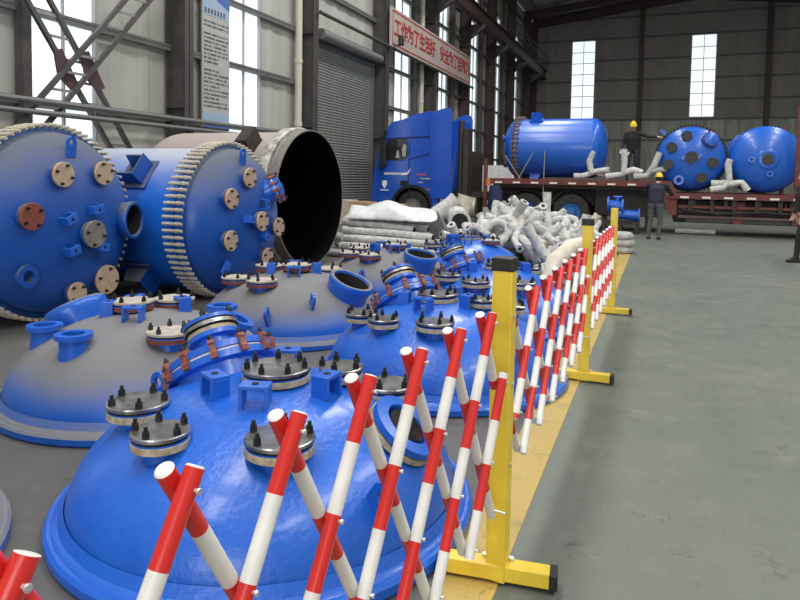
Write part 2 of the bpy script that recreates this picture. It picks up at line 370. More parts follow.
for z in (1.1, 2.65, 4.15, 5.65, 7.15, 8.65, 10.15, 11.7, 13.2):
    ys = COLS_Y[1:] + [Y_BACK]
    for y0, y1 in zip(ys[:-1], ys[1:]):
        if z < 5.6 and y0 == 17.15: continue
        g = MB(); g.box((X_WALL + .10, (y0 + y1) / 2 + .1, z), (.10, y1 - y0 - .36, .10)); g.box((X_WALL + .15, (y0 + y1) / 2 + .1, z + .06), (.02, y1 - y0 - .36, .05))
        g.build('girt', M['girt'], wall_left)
for z, r in ((2.61, .05), (2.43, .045)):
    g = MB(); g.tube([(X_WALL + .7, .5, z), (X_WALL + .7, 17.0, z)], r, 8); g.build('rail_pipe', M['girt'], wall_left)
g = MB(); g.tube([(X_WALL + .66, 17.2, 6.22), (X_WALL + .66, 34, 6.22)], .06, 8); g.build('rail_pipe', M['column'], wall_left)
for y in (16.75, 28.75, 34.3, 39.9, 27.2, 45.4):
    d = MB(); d.tube([(X_WALL + .22, y, .1), (X_WALL + .22, y, EAVE - .2)], .105, 12)
    for z in (2.9, 4.7, 7.3, 9.9): d.tube([(X_WALL + .22, y, z), (X_WALL + .22, y, z + .12)], .125, 12)
    d.build('downpipe', M['pipe_cream'], wall_left)
# laced X brace between the first columns
def brace(p, q, off):
    p = Vector(p); q = Vector(q); o = Vector(off); mb = MB()
    mb.bar(p, q, .075, .075, 0, (1, 0, 0)); mb.bar(p + o, q + o, .075, .075, 0, (1, 0, 0))
    b = mb.build('brace', M['column'], wall_left); n = int((q - p).length / .42)
    for i in range(1, n):
        c = p.lerp(q, i / n); k = MB(); k.bar(c, c + o, .045, .03, 0, (1, 0, 0)); k.build('batten', M['girt_light'], b)
BX = X_WALL + .46
brace((BX, 7.1, 5.15), (BX, 10.5, .60), (0, .50, 0))
brace((BX + .12, 10.72, 5.75), (BX + .12, 6.02, .60), (0, .50, 0))
for y, z in ((8.50, 3.22), (9.06, 3.28)):
    g = MB(); g.prism([(y - .26, z + .30), (y - .10, z + .34), (y + .26, z - .26), (y + .10, z - .34), (y - .18, z - .12)], 0, BX + .03, BX + .07); g.build('gusset_plate', M['column_red'], wall_left)
# roller shutter
door = bpy.data.objects.new('door_1', None); COL.objects.link(door); struct(door, 'grey green roller shutter lowered behind the truck cab')
sm = MB(); prof = [(0, 0), (.018, .012), (.03, .045), (.018, .078), (0, .09)]
sm.prism(prof, 1, -(DOOR[1] - DOOR[0]) / 2, (DOOR[1] - DOOR[0]) / 2); slat = sm.mesh('slat', M['slat'])
for k in range(63): put('slat', slat, door, TR(X_WALL + .05, (DOOR[0] + DOOR[1]) / 2, k * .09))
mb = MB(); mb.cyl((X_WALL + .36, DOOR[0] - .25, 5.75), (X_WALL + .36, DOOR[1] + .1, 5.75), .16, 18); mb.build('drum_housing', M['girt_light'], door)
for y in (DOOR[0] - .05, DOOR[1] + .05):
    mb = MB(); mb.box((X_WALL + .08, y, DOOR[2] / 2), (.14, .10, DOOR[2])); mb.build('guide_rail', M['girt'], door)
# back wall
BW = [(-6.78, -5.08), (1.86, 3.48)]
wb = MB(); a = X_WALL
for b0, b1 in BW:
    corrugated(wb, a, b0, 6.15, EAVE, Y_BACK, 'x', sign=-1); corrugated(wb, b0, b1, 6.15, 6.32, Y_BACK, 'x', sign=-1); corrugated(wb, b0, b1, 12.3, EAVE, Y_BACK, 'x', sign=-1); a = b1
corrugated(wb, a, X_RIGHT, 6.15, EAVE, Y_BACK, 'x', sign=-1)
corrugated(wb, X_WALL, X_RIGHT, 0, 6.15, Y_BACK, 'x', .45, .05, 1, -1)
wb.add([(X_WALL, Y_BACK, EAVE), (X_RIGHT, Y_BACK, EAVE), (X_RIGHT, Y_BACK, EAVE + .3), (RIDGE_X, Y_BACK, RIDGE_Z + .3), (X_WALL, Y_BACK, EAVE + .3)], [(0, 1, 2, 3, 4)], 0)
wall_back = struct(wb.build('wall_back', [M['sheet_back'], M['sheet_low']]), 'dark grey back wall with a paler lower band')
for i, (b0, b1) in enumerate(BW):
    window(8 + i, 'x', Y_BACK, b0, b1, 6.32, 12.3, 7, 2, -1, 'tall white window in the back wall above the %s' % ('lying blue vessel' if i == 0 else 'round vessel with dark ports'), 'frame_white', .06)
for x in (-9.7, -1.65, 6.9, 13.6):
    c = MB(); x0 = x - .17
    c.box((x, Y_BACK - .42, EAVE / 2 + .3), (.34, .03, EAVE + .6)); c.box((x, Y_BACK - .25, EAVE / 2 + .3), (.03, .34, EAVE + .6)); c.box((x, Y_BACK - .09, EAVE / 2 + .3), (.34, .03, EAVE + .6))
    c.build('column', M['column_red'], wall_back)
for z in (4.6, 6.15, 7.62, 9.2, 10.75, 12.4, 13.95):
    g = MB(); ws = [] if z < 6.3 or z > 12.3 else BW
    a = X_WALL + .3
    for b0, b1 in ws: g.box(((a + b0 - .07) / 2, Y_BACK - .12, z), (b0 - .07 - a, .10, .12)); a = b1 + .07
    g.box(((a + X_RIGHT) / 2, Y_BACK - .12, z), (X_RIGHT - a, .10, .12)); g.build('girt', M['girt'], wall_back)
# right wall and gable behind the camera
wr = MB(); corrugated(wr, Y_FRONT, Y_BACK, 0, EAVE, X_RIGHT, 'y', sign=-1)
struct(wr.build('wall_right', M['sheet']), 'grey corrugated sheet wall on the right')
wf = MB(); corrugated(wf, X_WALL, -3, 0, EAVE, Y_FRONT, 'x'); corrugated(wf, -3, 7, 6, EAVE, Y_FRONT, 'x'); corrugated(wf, 7, X_RIGHT, 0, EAVE, Y_FRONT, 'x')
struct(wf.build('wall_front', M['sheet']), 'gable wall with the open gate')
# roof
rf = MB()
rf.add([(X_WALL - .3, Y_FRONT, EAVE), (RIDGE_X, Y_FRONT, RIDGE_Z), (RIDGE_X, Y_BACK, RIDGE_Z), (X_WALL - .3, Y_BACK, EAVE)], [(0, 1, 2, 3)], 0)
rf.add([(X_RIGHT, Y_FRONT, EAVE), (RIDGE_X, Y_FRONT, RIDGE_Z), (RIDGE_X, Y_BACK, RIDGE_Z), (X_RIGHT, Y_BACK, EAVE)], [(0, 3, 2, 1)], 0)
ceiling = struct(rf.build('ceiling', M['roof']), 'pale sheet roof on dark rafters')
sl = (RIDGE_Z - EAVE) / (RIDGE_X - X_WALL)
for x in (-9, -7.5, -6, -4.5, -3, -1.5, 0, 3.5, 5, 6.5, 8, 9.5, 11):
    z = EAVE + sl * (x - X_WALL) if x < RIDGE_X else RIDGE_Z - sl * (x - RIDGE_X)
    p = MB(); p.box((x, 37, z - .1), (.08, 33, .14)); p.build('purlin', M['girt'], ceiling)
for y in (22.5, 28.1, 33.6, 39.2, 44.8, 50.4, 53.6):
    p = MB()
    p.bar((X_WALL + .3, y, EAVE - .35), (RIDGE_X, y, RIDGE_Z - .45), .26, .55); p.bar((X_RIGHT - .1, y, EAVE - .35), (RIDGE_X, y, RIDGE_Z - .45), .26, .55); p.build('rafter', M['column_red'], ceiling)
# crane runway on the left columns
rw = MB(); rw.box((X_WALL + 1.15, 38, 10.1), (.30, 31.5, .06)); rw.box((X_WALL + 1.15, 38, 9.75), (.05, 31.5, .65)); rw.box((X_WALL + 1.15, 38, 9.42), (.30, 31.5, .05))
runway = struct(rw.build('trim_2', M['column_red']), 'dark crane runway girder along the left wall')
for y in COLS_Y[4:]:
    c = MB(); c.prism([(X_WALL + .6, 9.4), (X_WALL + 1.35, 9.4), (X_WALL + 1.35, 9.2), (X_WALL + .6, 8.7)], 1, y - .1, y + .1); c.build('bracket', M['column'], runway)
fr = MB()
for y0 in range(0, 16): fr.bar((X_WALL + 1.45, 38 + y0, 10.15), (X_WALL + 1.45, 38 + y0, 11.1), .04, .04)
fr.bar((X_WALL + 1.45, 38, 11.1), (X_WALL + 1.45, 53.5, 11.1), .05, .05); fr.bar((X_WALL + 1.45, 38, 10.6), (X_WALL + 1.45, 53.5, 10.6), .04, .04)
fr.build('guard_rail', M['column'], runway)

# ------------------------------------------------------------------ banner, poster, wall lamp
bn = thing('wall_banner', 'long pale banner with red characters and red border on the left wall', 'banner', (X_WALL + .70, 27.8, 6.95))
mb = MB(); mb.box((0, 0, 0), (.05, 10.8, 1.42)); mb.build('board', M['banner'], bn)
mb = MB()
for z in (.60, -.60): mb.box((.03, 0, z), (.012, 10.4, .05))
for y in (-5.2, 5.2): mb.box((.03, y, 0), (.012, .05, 1.25))
mb.build('border', M['banner_red'], bn)
SLOGAN = '\u5de5\u4f5c\u4e3a\u4e86\u751f\u6d3b\u597d \u5b89\u5168\u4e3a\u4e86\u6d3b\u5230\u8001'
for ci, ch in enumerate(SLOGAN):
    if ch == ' ': continue
    fc = bpy.data.curves.new('character', 'FONT'); fc.body = ch; fc.align_x = 'CENTER'; fc.align_y = 'CENTER'; fc.size = .72; fc.extrude = .008; fc.offset = .012
    fo = bpy.data.objects.new('character', fc); COL.objects.link(fo); bpy.context.view_layer.update()
    tm = bpy.data.meshes.new_from_object(fo.evaluated_get(bpy.context.evaluated_depsgraph_get())); bpy.data.objects.remove(fo)
    tm.materials.clear(); tm.materials.append(M['banner_red'])
    put('character', tm, bn, Matrix(((0, 0, 1, .035), (1, 0, 0, -4.72 + ci * .675), (0, 1, 0, 0), (0, 0, 0, 1))))
po = thing('wall_poster', 'tall notice poster with blue heading hung beside the column', 'poster', (X_WALL + .16, 13.02, 4.15)); po.scale = (1, 1, .72)
mb = MB(); mb.box((0, 0, 0), (.04, 1.02, 4.4)); mb.build('panel', mat('poster_white', (0.40, 0.40, 0.385), 0.7, 0, (0.36, 0.36, 0.35), 2), po)
mb = MB(); mb.box((.022, 0, 1.78), (.006, 1.0, .8)); mb.build('heading_band', M['poster_sky'], po)
mb = MB(); mb.prism([(-.5, 2.18), (.5, 2.18), (.5, 1.72)], 0, .026, .03); mb.build('blue_corner', M['poster_blue'], po); MB().box((.026, 0, -2.10), (.008, 1.0, .18)).build('blue_strip', M['poster_blue'], po)
mb = MB(); mb.box((.022, 0, -1.86), (.006, 1.0, .3)); mb.build('footer_band', M['poster_sky'], po)
mb = MB(); rr = random.Random(3)
for k in range(7): mb.box((.029, -.40 + k * .115, 1.52), (.006, .055, .16))
mb.build('heading_print', M['ink'], po)
mb = MB()
for r in range(22):
    z = 1.18 - r * .128; y = -.44; end = rr.choice([.44, .44, .40, .1]) 
    if r in (2, 11): continue
    while y < end:
        w = rr.uniform(.02, .06); mb.box((.024, y + w / 2, z), (.006, w, .055)); y += w + rr.choice([.015, .015, .05])
tag(mb.build('printed_text', M['ink'], po), kind='stuff')
lp = thing('wall_floodlight', 'small dark floodlight fixed at the near end of the banner', 'lamp', (X_WALL + .75, 22.75, 6.35))
mb = MB(); mb.box((.25, 0, .12), (.16, .24, .36)); mb.build('housing', M['lamp_body'], lp, .03)
mb = MB(); mb.bar((-.05, 0, -.05), (.3, 0, -.05), .05, .05); mb.bar((.3, 0, -.08), (.3, 0, .0), .05, .05); mb.build('arm', M['column'], lp)
# ------------------------------------------------------------------ vessel fittings (shared meshes)
def hexbolt(mat_, length=.044, r=.008, nr=.0155):
    mb = MB(); mb.lathe([(0, -length * .3), (r, -length * .3), (r, length), (0, length)], 8)
    mb.lathe([(0, 0), (nr, 0), (nr, .014), (0, .014)], 6, smooth=False); mb.lathe([(0, .016), (nr * .95, .016), (nr * .95, .027), (0, .027)], 6, smooth=False)
    return mb.mesh('bolt', mat_)
BOLT = hexbolt(M['nut']); BOLT_S = hexbolt(M['steel'])
MESH = {}
def cached(key, fn):
    if key not in MESH: MESH[key] = fn()
    return MESH[key]
def m_neck(r, fr, h, mt):
    return MB().lathe([(r * 1.12, -.12), (r * 1.06, -.03), (r, .01), (r, h - .03), (fr, h - .03), (fr, h), (r * .8, h), (r * .8, h - .12), (0, h - .12)], 28, seg=[0] * 7 + [1]).mesh('nozzle', [mt, M['black']])
def m_disc(r, z0, z1, mt, name='cover_plate', hub=0.0):
    p = [(0, z0), (r, z0), (r, z1 - .004), (r - .004, z1)]
    if hub: p += [(r * .62, z1), (r * .60, z1 + hub), (0, z1 + hub)]
    else: p += [(0, z1)]
    return MB().lathe(p, 32).mesh(name, mt)
def nozzle(root, T, r=.078, fr=.135, h=.048, style='steel', nb=5, paint='blue'):
    """a flanged nozzle; style says what closes it"""
    n = put('nozzle', cached(('neck', r, fr, h, paint), lambda: m_neck(r, fr, h, M[paint])), root, T)
    if style == 'open': return n
    if style in ('steel', 'pale', 'primer'):
        lower, top = {'steel': ('gasket', 'dark_steel'), 'pale': ('redbrown', 'pale_cover'), 'primer': ('gasket', 'steel')}[style]
        put('loose_flange', cached(('lf', fr, h, lower), lambda: m_disc(fr * 1.03, h - .034, h - .006, M[lower], 'loose_flange')), n)
        put('gasket', cached(('dark_gap', fr, h), lambda: m_disc(fr * .98, h - .007, h + .012, M['black'], 'gasket')), n)  # black disc coloured as the shaded gap between flange and cover
        put('cover_plate', cached(('cv', fr, h, top), lambda: m_disc(fr * 1.05, h + .012, h + .028, M[top], 'cover_plate')), n)
        for k in range(nb):
            a = 2 * PI * (k + .3) / nb; put('bolt', BOLT, n, TR(fr * .88 * math.cos(a), fr * .88 * math.sin(a), h + .028))
    else:                                             # plywood discs of the lying vessels
        put('gasket', cached(('dark_gap2', fr, h), lambda: m_disc(fr, h, h + .02, M['redbrown'], 'gasket')), n)
        put('cover_plate', cached(('cv2', fr, h, style), lambda: m_disc(fr * 1.06, h + .02, h + .042, M[style], 'cover_plate')), n)
        for k in range(4):
            a = 2 * PI * (k + .5) / 4; put('bolt', BOLT, n, TR(fr * .80 * math.cos(a), fr * .80 * math.sin(a), h + .03))
    return n
def m_bracket(w=.125, d=.085, h=.105, t=.016):
    mb = MB(); mb.box((0, 0, h - t / 2), (w, d, t)); mb.box((-w / 2 + t / 2, 0, h / 2 - .03), (t, d, h + .03)); mb.box((w / 2 - t / 2, 0, h / 2 - .03), (t, d, h + .03))
    mb.cyl((0, 0, h), (0, 0, h + .004), .016, 12, 1)
    return mb.mesh('bracket', [M['blue'], M['black']])
def bracket(root, T): return put('bracket', cached('br', m_bracket), root, T, .006)
def m_lug(w=.11, h=.15, t=.022, hole=.028):
    # eye plate: rounded tongue with a real hole, in the XZ plane
    n = 14; outer = [(-w / 2, -.05)] + [(w / 2 * -math.cos(PI * k / n), h - w / 2 + w / 2 * math.sin(PI * k / n)) for k in range(n + 1)] + [(w / 2, -.05)]
    inner = [(hole * math.cos(a), h - w / 2 + hole * math.sin(a)) for a in [-PI / 2 - 2 * PI * k / (len(outer)) for k in range(len(outer))]]
    mb = MB(); N = len(outer); vs = [(x, s * t / 2, z) for s in (-1, 1) for x, z in outer] + [(x, s * t / 2, z) for s in (-1, 1) for x, z in inner]
    fs = []
    for k in range(N):
        k2 = (k + 1) % N
        fs += [(k, k2, 2 * N + k2, 2 * N + k), (N + k, 3 * N + k, 3 * N + k2, N + k2), (k, N + k, N + k2, k2), (2 * N + k, 2 * N + k2, 3 * N + k2, 3 * N + k)]
    mb.add(vs, fs); return mb.mesh('lifting_lug', M['blue'])
def lug(root, T): return put('lifting_lug', cached('lug', m_lug), root, T)
def m_clamp():
    mb = MB()
    mb.prism([(-.045, -.055), (.03, -.055), (.035, -.02), (.02, .0), (.02, .04), (.03, .05), (.022, .075), (-.03, .08), (-.045, .05)], 1, -.022, .022)
    mb.cyl((.0, 0, .07), (.0, 0, .115), .010, 8, 1); mb.lathe([(0, .085), (.018, .085), (.018, .10), (0, .10)], 6, 1, smooth=False)
    return mb.mesh('clamp', [M['clamp'], M['nut']])
def manway_closed(root, T, R=.25, glass=True, clamps=range(12)):
    """large manway: neck, gasket, lid held by clamps, with a sight nozzle on the lid"""
    n = put('manway', cached(('mw', R), lambda: MB().lathe([(R * .96, -.20), (R * .96, .03), (R * 1.10, .04), (R * 1.10, .075), (R * .9, .075), (0, .075)], 44).mesh('manway', M['blue'])), root, T)
    put('gasket', cached(('mwg', R), lambda: m_disc(R * 1.06, .075, .090, M['white_gasket'], 'gasket')), n)
    put('lid', cached(('mwl', R), lambda: MB().lathe([(0, .09), (R * 1.10, .09), (R * 1.10, .122), (R * .97, .128), (R * .7, .155), (0, .175)], 44).mesh('lid', M['blue'])), n)
    cm = cached('clampmesh', m_clamp); cs = .72
    for k in clamps:
        a = 2 * PI * k / len(clamps); put('clamp', cm, n, RZ(a) @ TR(R * 1.10, 0, .083) @ Matrix.Diagonal((cs, cs, cs, 1)))
    if glass:
        put('sight_neck', cached('sn', lambda: MB().lathe([(.10, .14), (.10, .21), (.135, .215), (.135, .24), (0, .24)], 28).mesh('sight_neck', M['blue'])), n)
        put('sight_flange', cached('sf', lambda: MB().lathe([(0, .242), (.13, .242), (.13, .262), (.122, .262), (.122, .272), (.142, .272), (.142, .292), (.12, .292), (.12, .302), (.14, .302), (.14, .322), (0, .322)], 28, seg=[0, 0, 0, 1, 1, 2, 2, 2, 1, 3, 3]).mesh('sight_flange', [M['gasket'], M['nut'], M['steel'], M['blue']])), n)
        for k in range(5):
            a = 2 * PI * k / 5; put('bolt', BOLT, n, TR(.125 * math.cos(a), .125 * math.sin(a), .322))
    return n
def manway_open(root, T, R=.212, paint='blue', lip='blue_dusty'):
    return put('manway', cached(('mo', R, paint, lip), lambda: MB().lathe([(R * .92, -.20), (R * .94, .02), (R, .05), (R, .10), (R * .97, .112), (R * .84, .112), (R * .80, .09), (R * .78, -.10), (0, -.12)], 44, seg=[0, 0, 0, 1, 1, 1, 2, 2]).mesh('manway', [M[paint], M[lip], M['black']])), root, T)
RS, H0, HH = .86, .07, .49
def zsurf(r, rs=RS, h0=H0, hh=HH): return h0 + hh * math.sqrt(max(0, 1 - (r / rs) ** 2))
def m_shell(rs, h0, hh, name, mt, extra=None):
    prof = [(rs, h0 - .03)] + [(rs * math.cos(t), h0 + hh * math.sin(t)) for t in [PI / 2 * k / 20 for k in range(21)]]
    prof[-1] = (0, h0 + hh)
    return MB().lathe(prof, 72).mesh(name, mt, 60)
def m_rim(rs, h0, mt):
    return MB().lathe([(rs - .02, 0), (rs + .065, 0), (rs + .075, .012), (rs + .075, .045), (rs + .062, .058), (rs + .048, .058), (rs + .04, .066), (rs + .022, .074), (rs, h0 + .045)], 72).mesh('rim', mt)
def at(r, deg, dz=0, rs=RS, h0=H0, hh=HH, tilt=0):
    a = math.radians(deg); T = TR(r * math.cos(a), r * math.sin(a), zsurf(r, rs, h0, hh) + dz)
    return T @ RZ(a) @ RY(math.radians(tilt))
# ------------------------------------------------------------------ dished vessel heads standing on the floor
def dome(label, loc, look, ports, brackets, lugs, group='dished vessel heads on the floor'):
    d = thing('vessel_head', label, 'vessel head', (loc[0], loc[1], 0), (0, 0, 0), group)
    body = 'blue_dome' if look == 'clean' else 'blue_dusty'
    put('shell', cached(('shell', body), lambda: m_shell(RS, H0, HH, 'shell', M[body])), d)
    put('rim', cached(('rim', body), lambda: m_rim(RS, H0, M[body])), d)
    for p in ports:
        k, r, a = p[:3]; tilt = p[3] if len(p) > 3 else 0
        if k == 'lidded': manway_closed(d, at(r, a, -.045, tilt=tilt))
        elif k == 'manway': manway_open(d, at(r, a, .02, tilt=tilt))
        elif k == 'eye':
            n = put('nozzle', cached('eyeN', lambda: MB().lathe([(.12, -.1), (.12, .03), (.16, .035), (.16, .065), (.105, .07), (.10, .06), (.098, -.03), (0, -.03)], 32, seg=[0] * 6 + [1]).mesh('nozzle', [M['blue'], M['black']])), d, at(r, a, 0, tilt=tilt))
            put('gasket', cached('eyeG', lambda: MB().lathe([(.125, .005), (.165, .005), (.165, .028), (.125, .028)], 32).mesh('gasket', M['gasket'])), n)
            put('sight_glass', cached('eyeS', lambda: MB().lathe([(0, .02), (.085, .02), (.085, .06), (0, .06)], 24).mesh('sight_glass', M['glass'])), n)
        elif k == 'big': nozzle(d, at(r, a), .10, .15, .034, 'steel' if look == 'clean' else 'pale', 7)
        elif k == 'open': nozzle(d, at(r, a, 0, tilt=tilt), .082, .108, .10, 'open')
        else:
            q = p[4] if len(p) > 4 else 1.0; nozzle(d, at(r, a, 0, tilt=tilt), .078 * q, .135 * q, style=k)
    for r, a in brackets: bracket(d, at(r, a, -.01) @ RZ(PI / 2))
    for r, a, w in lugs:
        lug(d, at(r, a, -.01, tilt=38) @ RZ(w))
    return d
PAIR = [-139, -103]
BR = [(.27, -120), (.29, -70), (.30, -3), (.28, 105)]
clean_ports = [('steel', .57, -139, 0, .93), ('steel', .59, -103, 0, .80), ('steel', .57, -54, 0, .95), ('big', .03, 0), ('steel', .55, 30, 0, .85), ('steel', .33, 38, 0, .75), ('lidded', .45, 153, 35)]
dome('clean glossy blue vessel head in the foreground behind the striped barrier', (-1.64, 2.58), 'clean', clean_ports + [('eye', .64, 0, 38)], BR, [(.72, -190, 0), (.79, -29, 0)])
dome('dust covered vessel head with open blue nozzles at the left edge', (-3.2, 3.5), 'dusty',
     [('open', .62, -138), ('open', .58, -93), ('pale', .52, -33), ('pale', .12, 185), ('pale', .30, 95), ('open', .58, 22, 25), ('open', .50, 48), ('manway', .60, 180, 30)],
     [(.25, -150), (.22, -70), (.24, 60), (.26, 150)], [(.76, -172, 0)])
dome('grey dusty vessel head with tilted open manway beside the large tank', (-3.3, 5.6), 'dusty',
     [('pale', .55, -142), ('pale', .50, -95), ('pale', .03, 0), ('pale', .32, 170), ('manway', .62, -6, 24), ('pale', .5, 75), ('steel', .5, 140)], [(.22, -150), (.22, -60), (.22, 30), (.22, 120)], [(.70, -47, 0), (.8, -75, 0)])
dome('glossy blue vessel head in the middle behind the first yellow post', (-1.5, 4.75), 'clean',
     [('steel', .62, -150, 0, .9), ('steel', .58, -118, 0, .8), ('steel', .54, -78, 0, .95), ('big', .06, 150), ('steel', .30, 5, 0, .7), ('steel', .55, 35, 0, .85), ('lidded', .44, 146, 36)], [(.30, -170), (.28, -103), (.22, -15), (.27, 90)], [(.74, 140, 0), (.78, -40, 0)])
dome('grey dusty vessel head with round open manway in front of long wrapped pipes', (-3.25, 7.9), 'dusty',
     [('pale', .52, -137), ('pale', .50, -95), ('pale', .1, 10), ('manway', .58, -26, 14), ('pale', .55, 40), ('pale', .5, 100), ('pale', .5, 165)], [(.22, -120), (.24, -50), (.24, 30), (.22, 140)], [(.78, -90, 0)])
dome('blue vessel head half hidden behind the second yellow post', (-1.55, 6.75), 'clean',
     [('steel', .55, -141), ('steel', .57, -98), ('steel', .57, -52), ('big', .03, 0), ('steel', .5, 60), ('lidded', .45, 160, 30)], [(.27, -150), (.27, -70), (.30, 25), (.27, 110)], [(.78, 10, 0)])
dome('farthest blue vessel head next to the pipe heap', (-2.72, 9.75), 'clean',
     [('open', .25, -130), ('steel', .55, -141), ('steel', .57, -98), ('pale', .4, -10), ('big', .05, 90), ('steel', .5, 60)], [(.27, -150), (.27, -70), (.30, 25)], [(.78, -40, 0)])
dome('vessel head cut off by the left edge, only its dark rim showing', (-3.08, 1.20), 'dusty',
     [('pale', .5, -40), ('pale', .05, 0), ('pale', .55, 60)], [(.27, -70), (.3, 20)], [])
# ------------------------------------------------------------------ lying vessels
def vessel(name, label, loc, phi, R, L, paint, body, ports, brackets, lugs, nb, stud, rear='head', group=None, hh=.42, supports=(), ring=None):
    v = thing(name, label, 'vessel', loc, (0, PI / 2, phi), group)
    rs = R * .945
    put('head', m_shell(rs, .07, hh, 'head', M[paint]), v)
    MB().lathe([(rs - .02, .0), (R, .0), (R, .045), (R - .012, .055), (rs + .01, .06), (rs, .10)], 72).build('head_flange', M[ring or paint], v)
    MB().lathe([(rs - .02, -.012), (R - .02, -.012), (R - .02, 0), (rs - .02, 0)], 72).build('gasket', M['white_gasket'], v)
    prof = [(R, -.012), (R, -.06), (R - .012, -.07), (rs + .01, -.08), (rs + .004, -.12)]
    prof += [(rs, -.16), (rs, -L)]
    if rear == 'head': prof += [(rs * math.cos(t), -L - hh * math.sin(t)) for t in [PI / 2 * k / 12 for k in range(1, 12)]] + [(0, -L - hh)]
    else: prof += [(0, -L)]
    MB().lathe(prof, 72).build('body', M[body], v)
    def mk():
        mb = MB(); mb.lathe([(0, -.145), (.017, -.145), (.018, -.135), (.018, .115), (.017, .125), (0, .125)], 8)
        mb.lathe([(0, -.09), (.0225, -.09), (.0225, -.05), (0, -.05)], 6, smooth=False); mb.lathe([(0, .03), (.0225, .03), (.0225, .07), (0, .07)], 6, smooth=False)
        return mb.mesh('stud', M[stud])
    sm_ = cached(('stud', stud), mk)
    for k in range(nb):
        a = 2 * PI * k / nb; put('stud', sm_, v, RZ(a) @ TR(R + .014, 0, 0))
    def loc_at(dy, dz, off=0, tilt=0):
        x, y = -dz, dy; r = math.hypot(x, y); a = math.atan2(y, x)
        return TR(x, y, zsurf(r, rs, .07, hh) + off) @ RZ(a) @ RY(math.radians(tilt))
    for p in ports:
        st, dy, dz = p[:3]
        if st == 'manway': manway_open(v, loc_at(dy, dz, .01, p[3]), p[4] if len(p) > 4 else .2, paint, paint)
        elif st == 'lidded': manway_closed(v, loc_at(dy, dz, .01, p[3]), p[4], False, range(12))
        else:
            s = p[3] if len(p) > 3 else 1.0
            nozzle(v, loc_at(dy, dz), .062 * s, .098 * s, .05 if st != 'open' else .07, st, paint=paint)
    for dy, dz, a in brackets: bracket(v, loc_at(dy, dz, -.015) @ RZ(a))
    for dy, dz in lugs: lug(v, loc_at(dy, dz, .03, 84) @ RZ(PI / 2))
    for ang, zz in supports:                          # box shaped support lugs on the shell
        a = math.radians(ang); c = MB()
        for s in (-.13, .13): c.prism([(0, -.17), (.20, -.10), (.20, .12), (0, .17)], 1, s - .009, s + .009)
        c.box((.10, 0, .145), (.22, .30, .018)); c.box((.005, 0, 0), (.014, .40, .42))
        c.build('support_lug', M[paint], v, T=TR(rs * math.cos(a), rs * math.sin(a), zz) @ RZ(a))
    return v
brk = [(-.20, .06, .7), (.12, .14, -.7), (-.16, -.24, -.7), (.20, -.24, .7)]
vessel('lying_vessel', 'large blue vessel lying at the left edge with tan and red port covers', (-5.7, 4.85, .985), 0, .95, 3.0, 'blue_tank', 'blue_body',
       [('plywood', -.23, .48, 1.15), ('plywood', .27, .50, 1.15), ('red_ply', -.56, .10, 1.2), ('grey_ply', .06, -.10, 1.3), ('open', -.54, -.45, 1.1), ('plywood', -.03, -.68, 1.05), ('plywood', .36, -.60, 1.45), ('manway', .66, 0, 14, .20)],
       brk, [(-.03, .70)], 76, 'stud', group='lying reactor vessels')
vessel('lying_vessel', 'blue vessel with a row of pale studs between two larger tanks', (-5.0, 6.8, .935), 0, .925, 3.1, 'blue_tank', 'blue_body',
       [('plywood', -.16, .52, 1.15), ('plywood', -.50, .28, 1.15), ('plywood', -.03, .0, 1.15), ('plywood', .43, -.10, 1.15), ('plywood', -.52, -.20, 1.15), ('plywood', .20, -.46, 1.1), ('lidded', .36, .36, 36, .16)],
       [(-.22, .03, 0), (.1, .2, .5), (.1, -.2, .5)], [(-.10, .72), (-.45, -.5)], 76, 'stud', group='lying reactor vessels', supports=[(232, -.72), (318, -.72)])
# rust brown shell with an open dark mouth
bt = thing('open_tank', 'brown primed tank shell with a wide black open mouth', 'tank', (-5.25, 9.42, 1.12), (0, PI / 2, 0))
R_ = 1.10
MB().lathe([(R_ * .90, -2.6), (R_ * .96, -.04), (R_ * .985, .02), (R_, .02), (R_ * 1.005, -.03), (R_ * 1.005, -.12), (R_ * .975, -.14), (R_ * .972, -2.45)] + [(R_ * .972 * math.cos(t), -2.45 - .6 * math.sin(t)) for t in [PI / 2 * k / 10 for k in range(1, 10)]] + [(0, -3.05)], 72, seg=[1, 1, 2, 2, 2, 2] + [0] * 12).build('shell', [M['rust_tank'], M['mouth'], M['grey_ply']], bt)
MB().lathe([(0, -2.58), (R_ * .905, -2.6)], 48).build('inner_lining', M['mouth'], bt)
mb = MB()
MB().lathe([(R_ * .97, -.36), (R_ * 1.03, -.36), (R_ * 1.04, -.34), (R_ * 1.04, -.19), (R_ * 1.03, -.17), (R_ * .97, -.17)], 72).build('split_flange', mat('bare_split_flange', (0.55, 0.53, 0.50), 0.5, 0.1, (0.22, 0.20, 0.18), 9, 0.5), bt)
mb = MB()
for s in (-.22, .22): mb.prism([(-.30, 0), (.30, 0), (.30, .05), (-.05, .36), (-.30, .36)], 1, s - .012, s + .012)
mb.box((.0, 0, .01), (.62, .5, .02)); mb.box((-.3, 0, .18), (.02, .46, .36)); mb.box((-.17, 0, .35), (.26, .46, .02))
mb.build('support_lug', M['chassis'], bt, T=RZ(math.radians(222)) @ TR(R_ * .97, 0, -.78) @ Matrix.Diagonal((.75, .75, .75, 1)) @ Matrix(((0, 0, 1, 0), (0, 1, 0, 0), (-1, 0, 0, 0), (0, 0, 0, 1))))
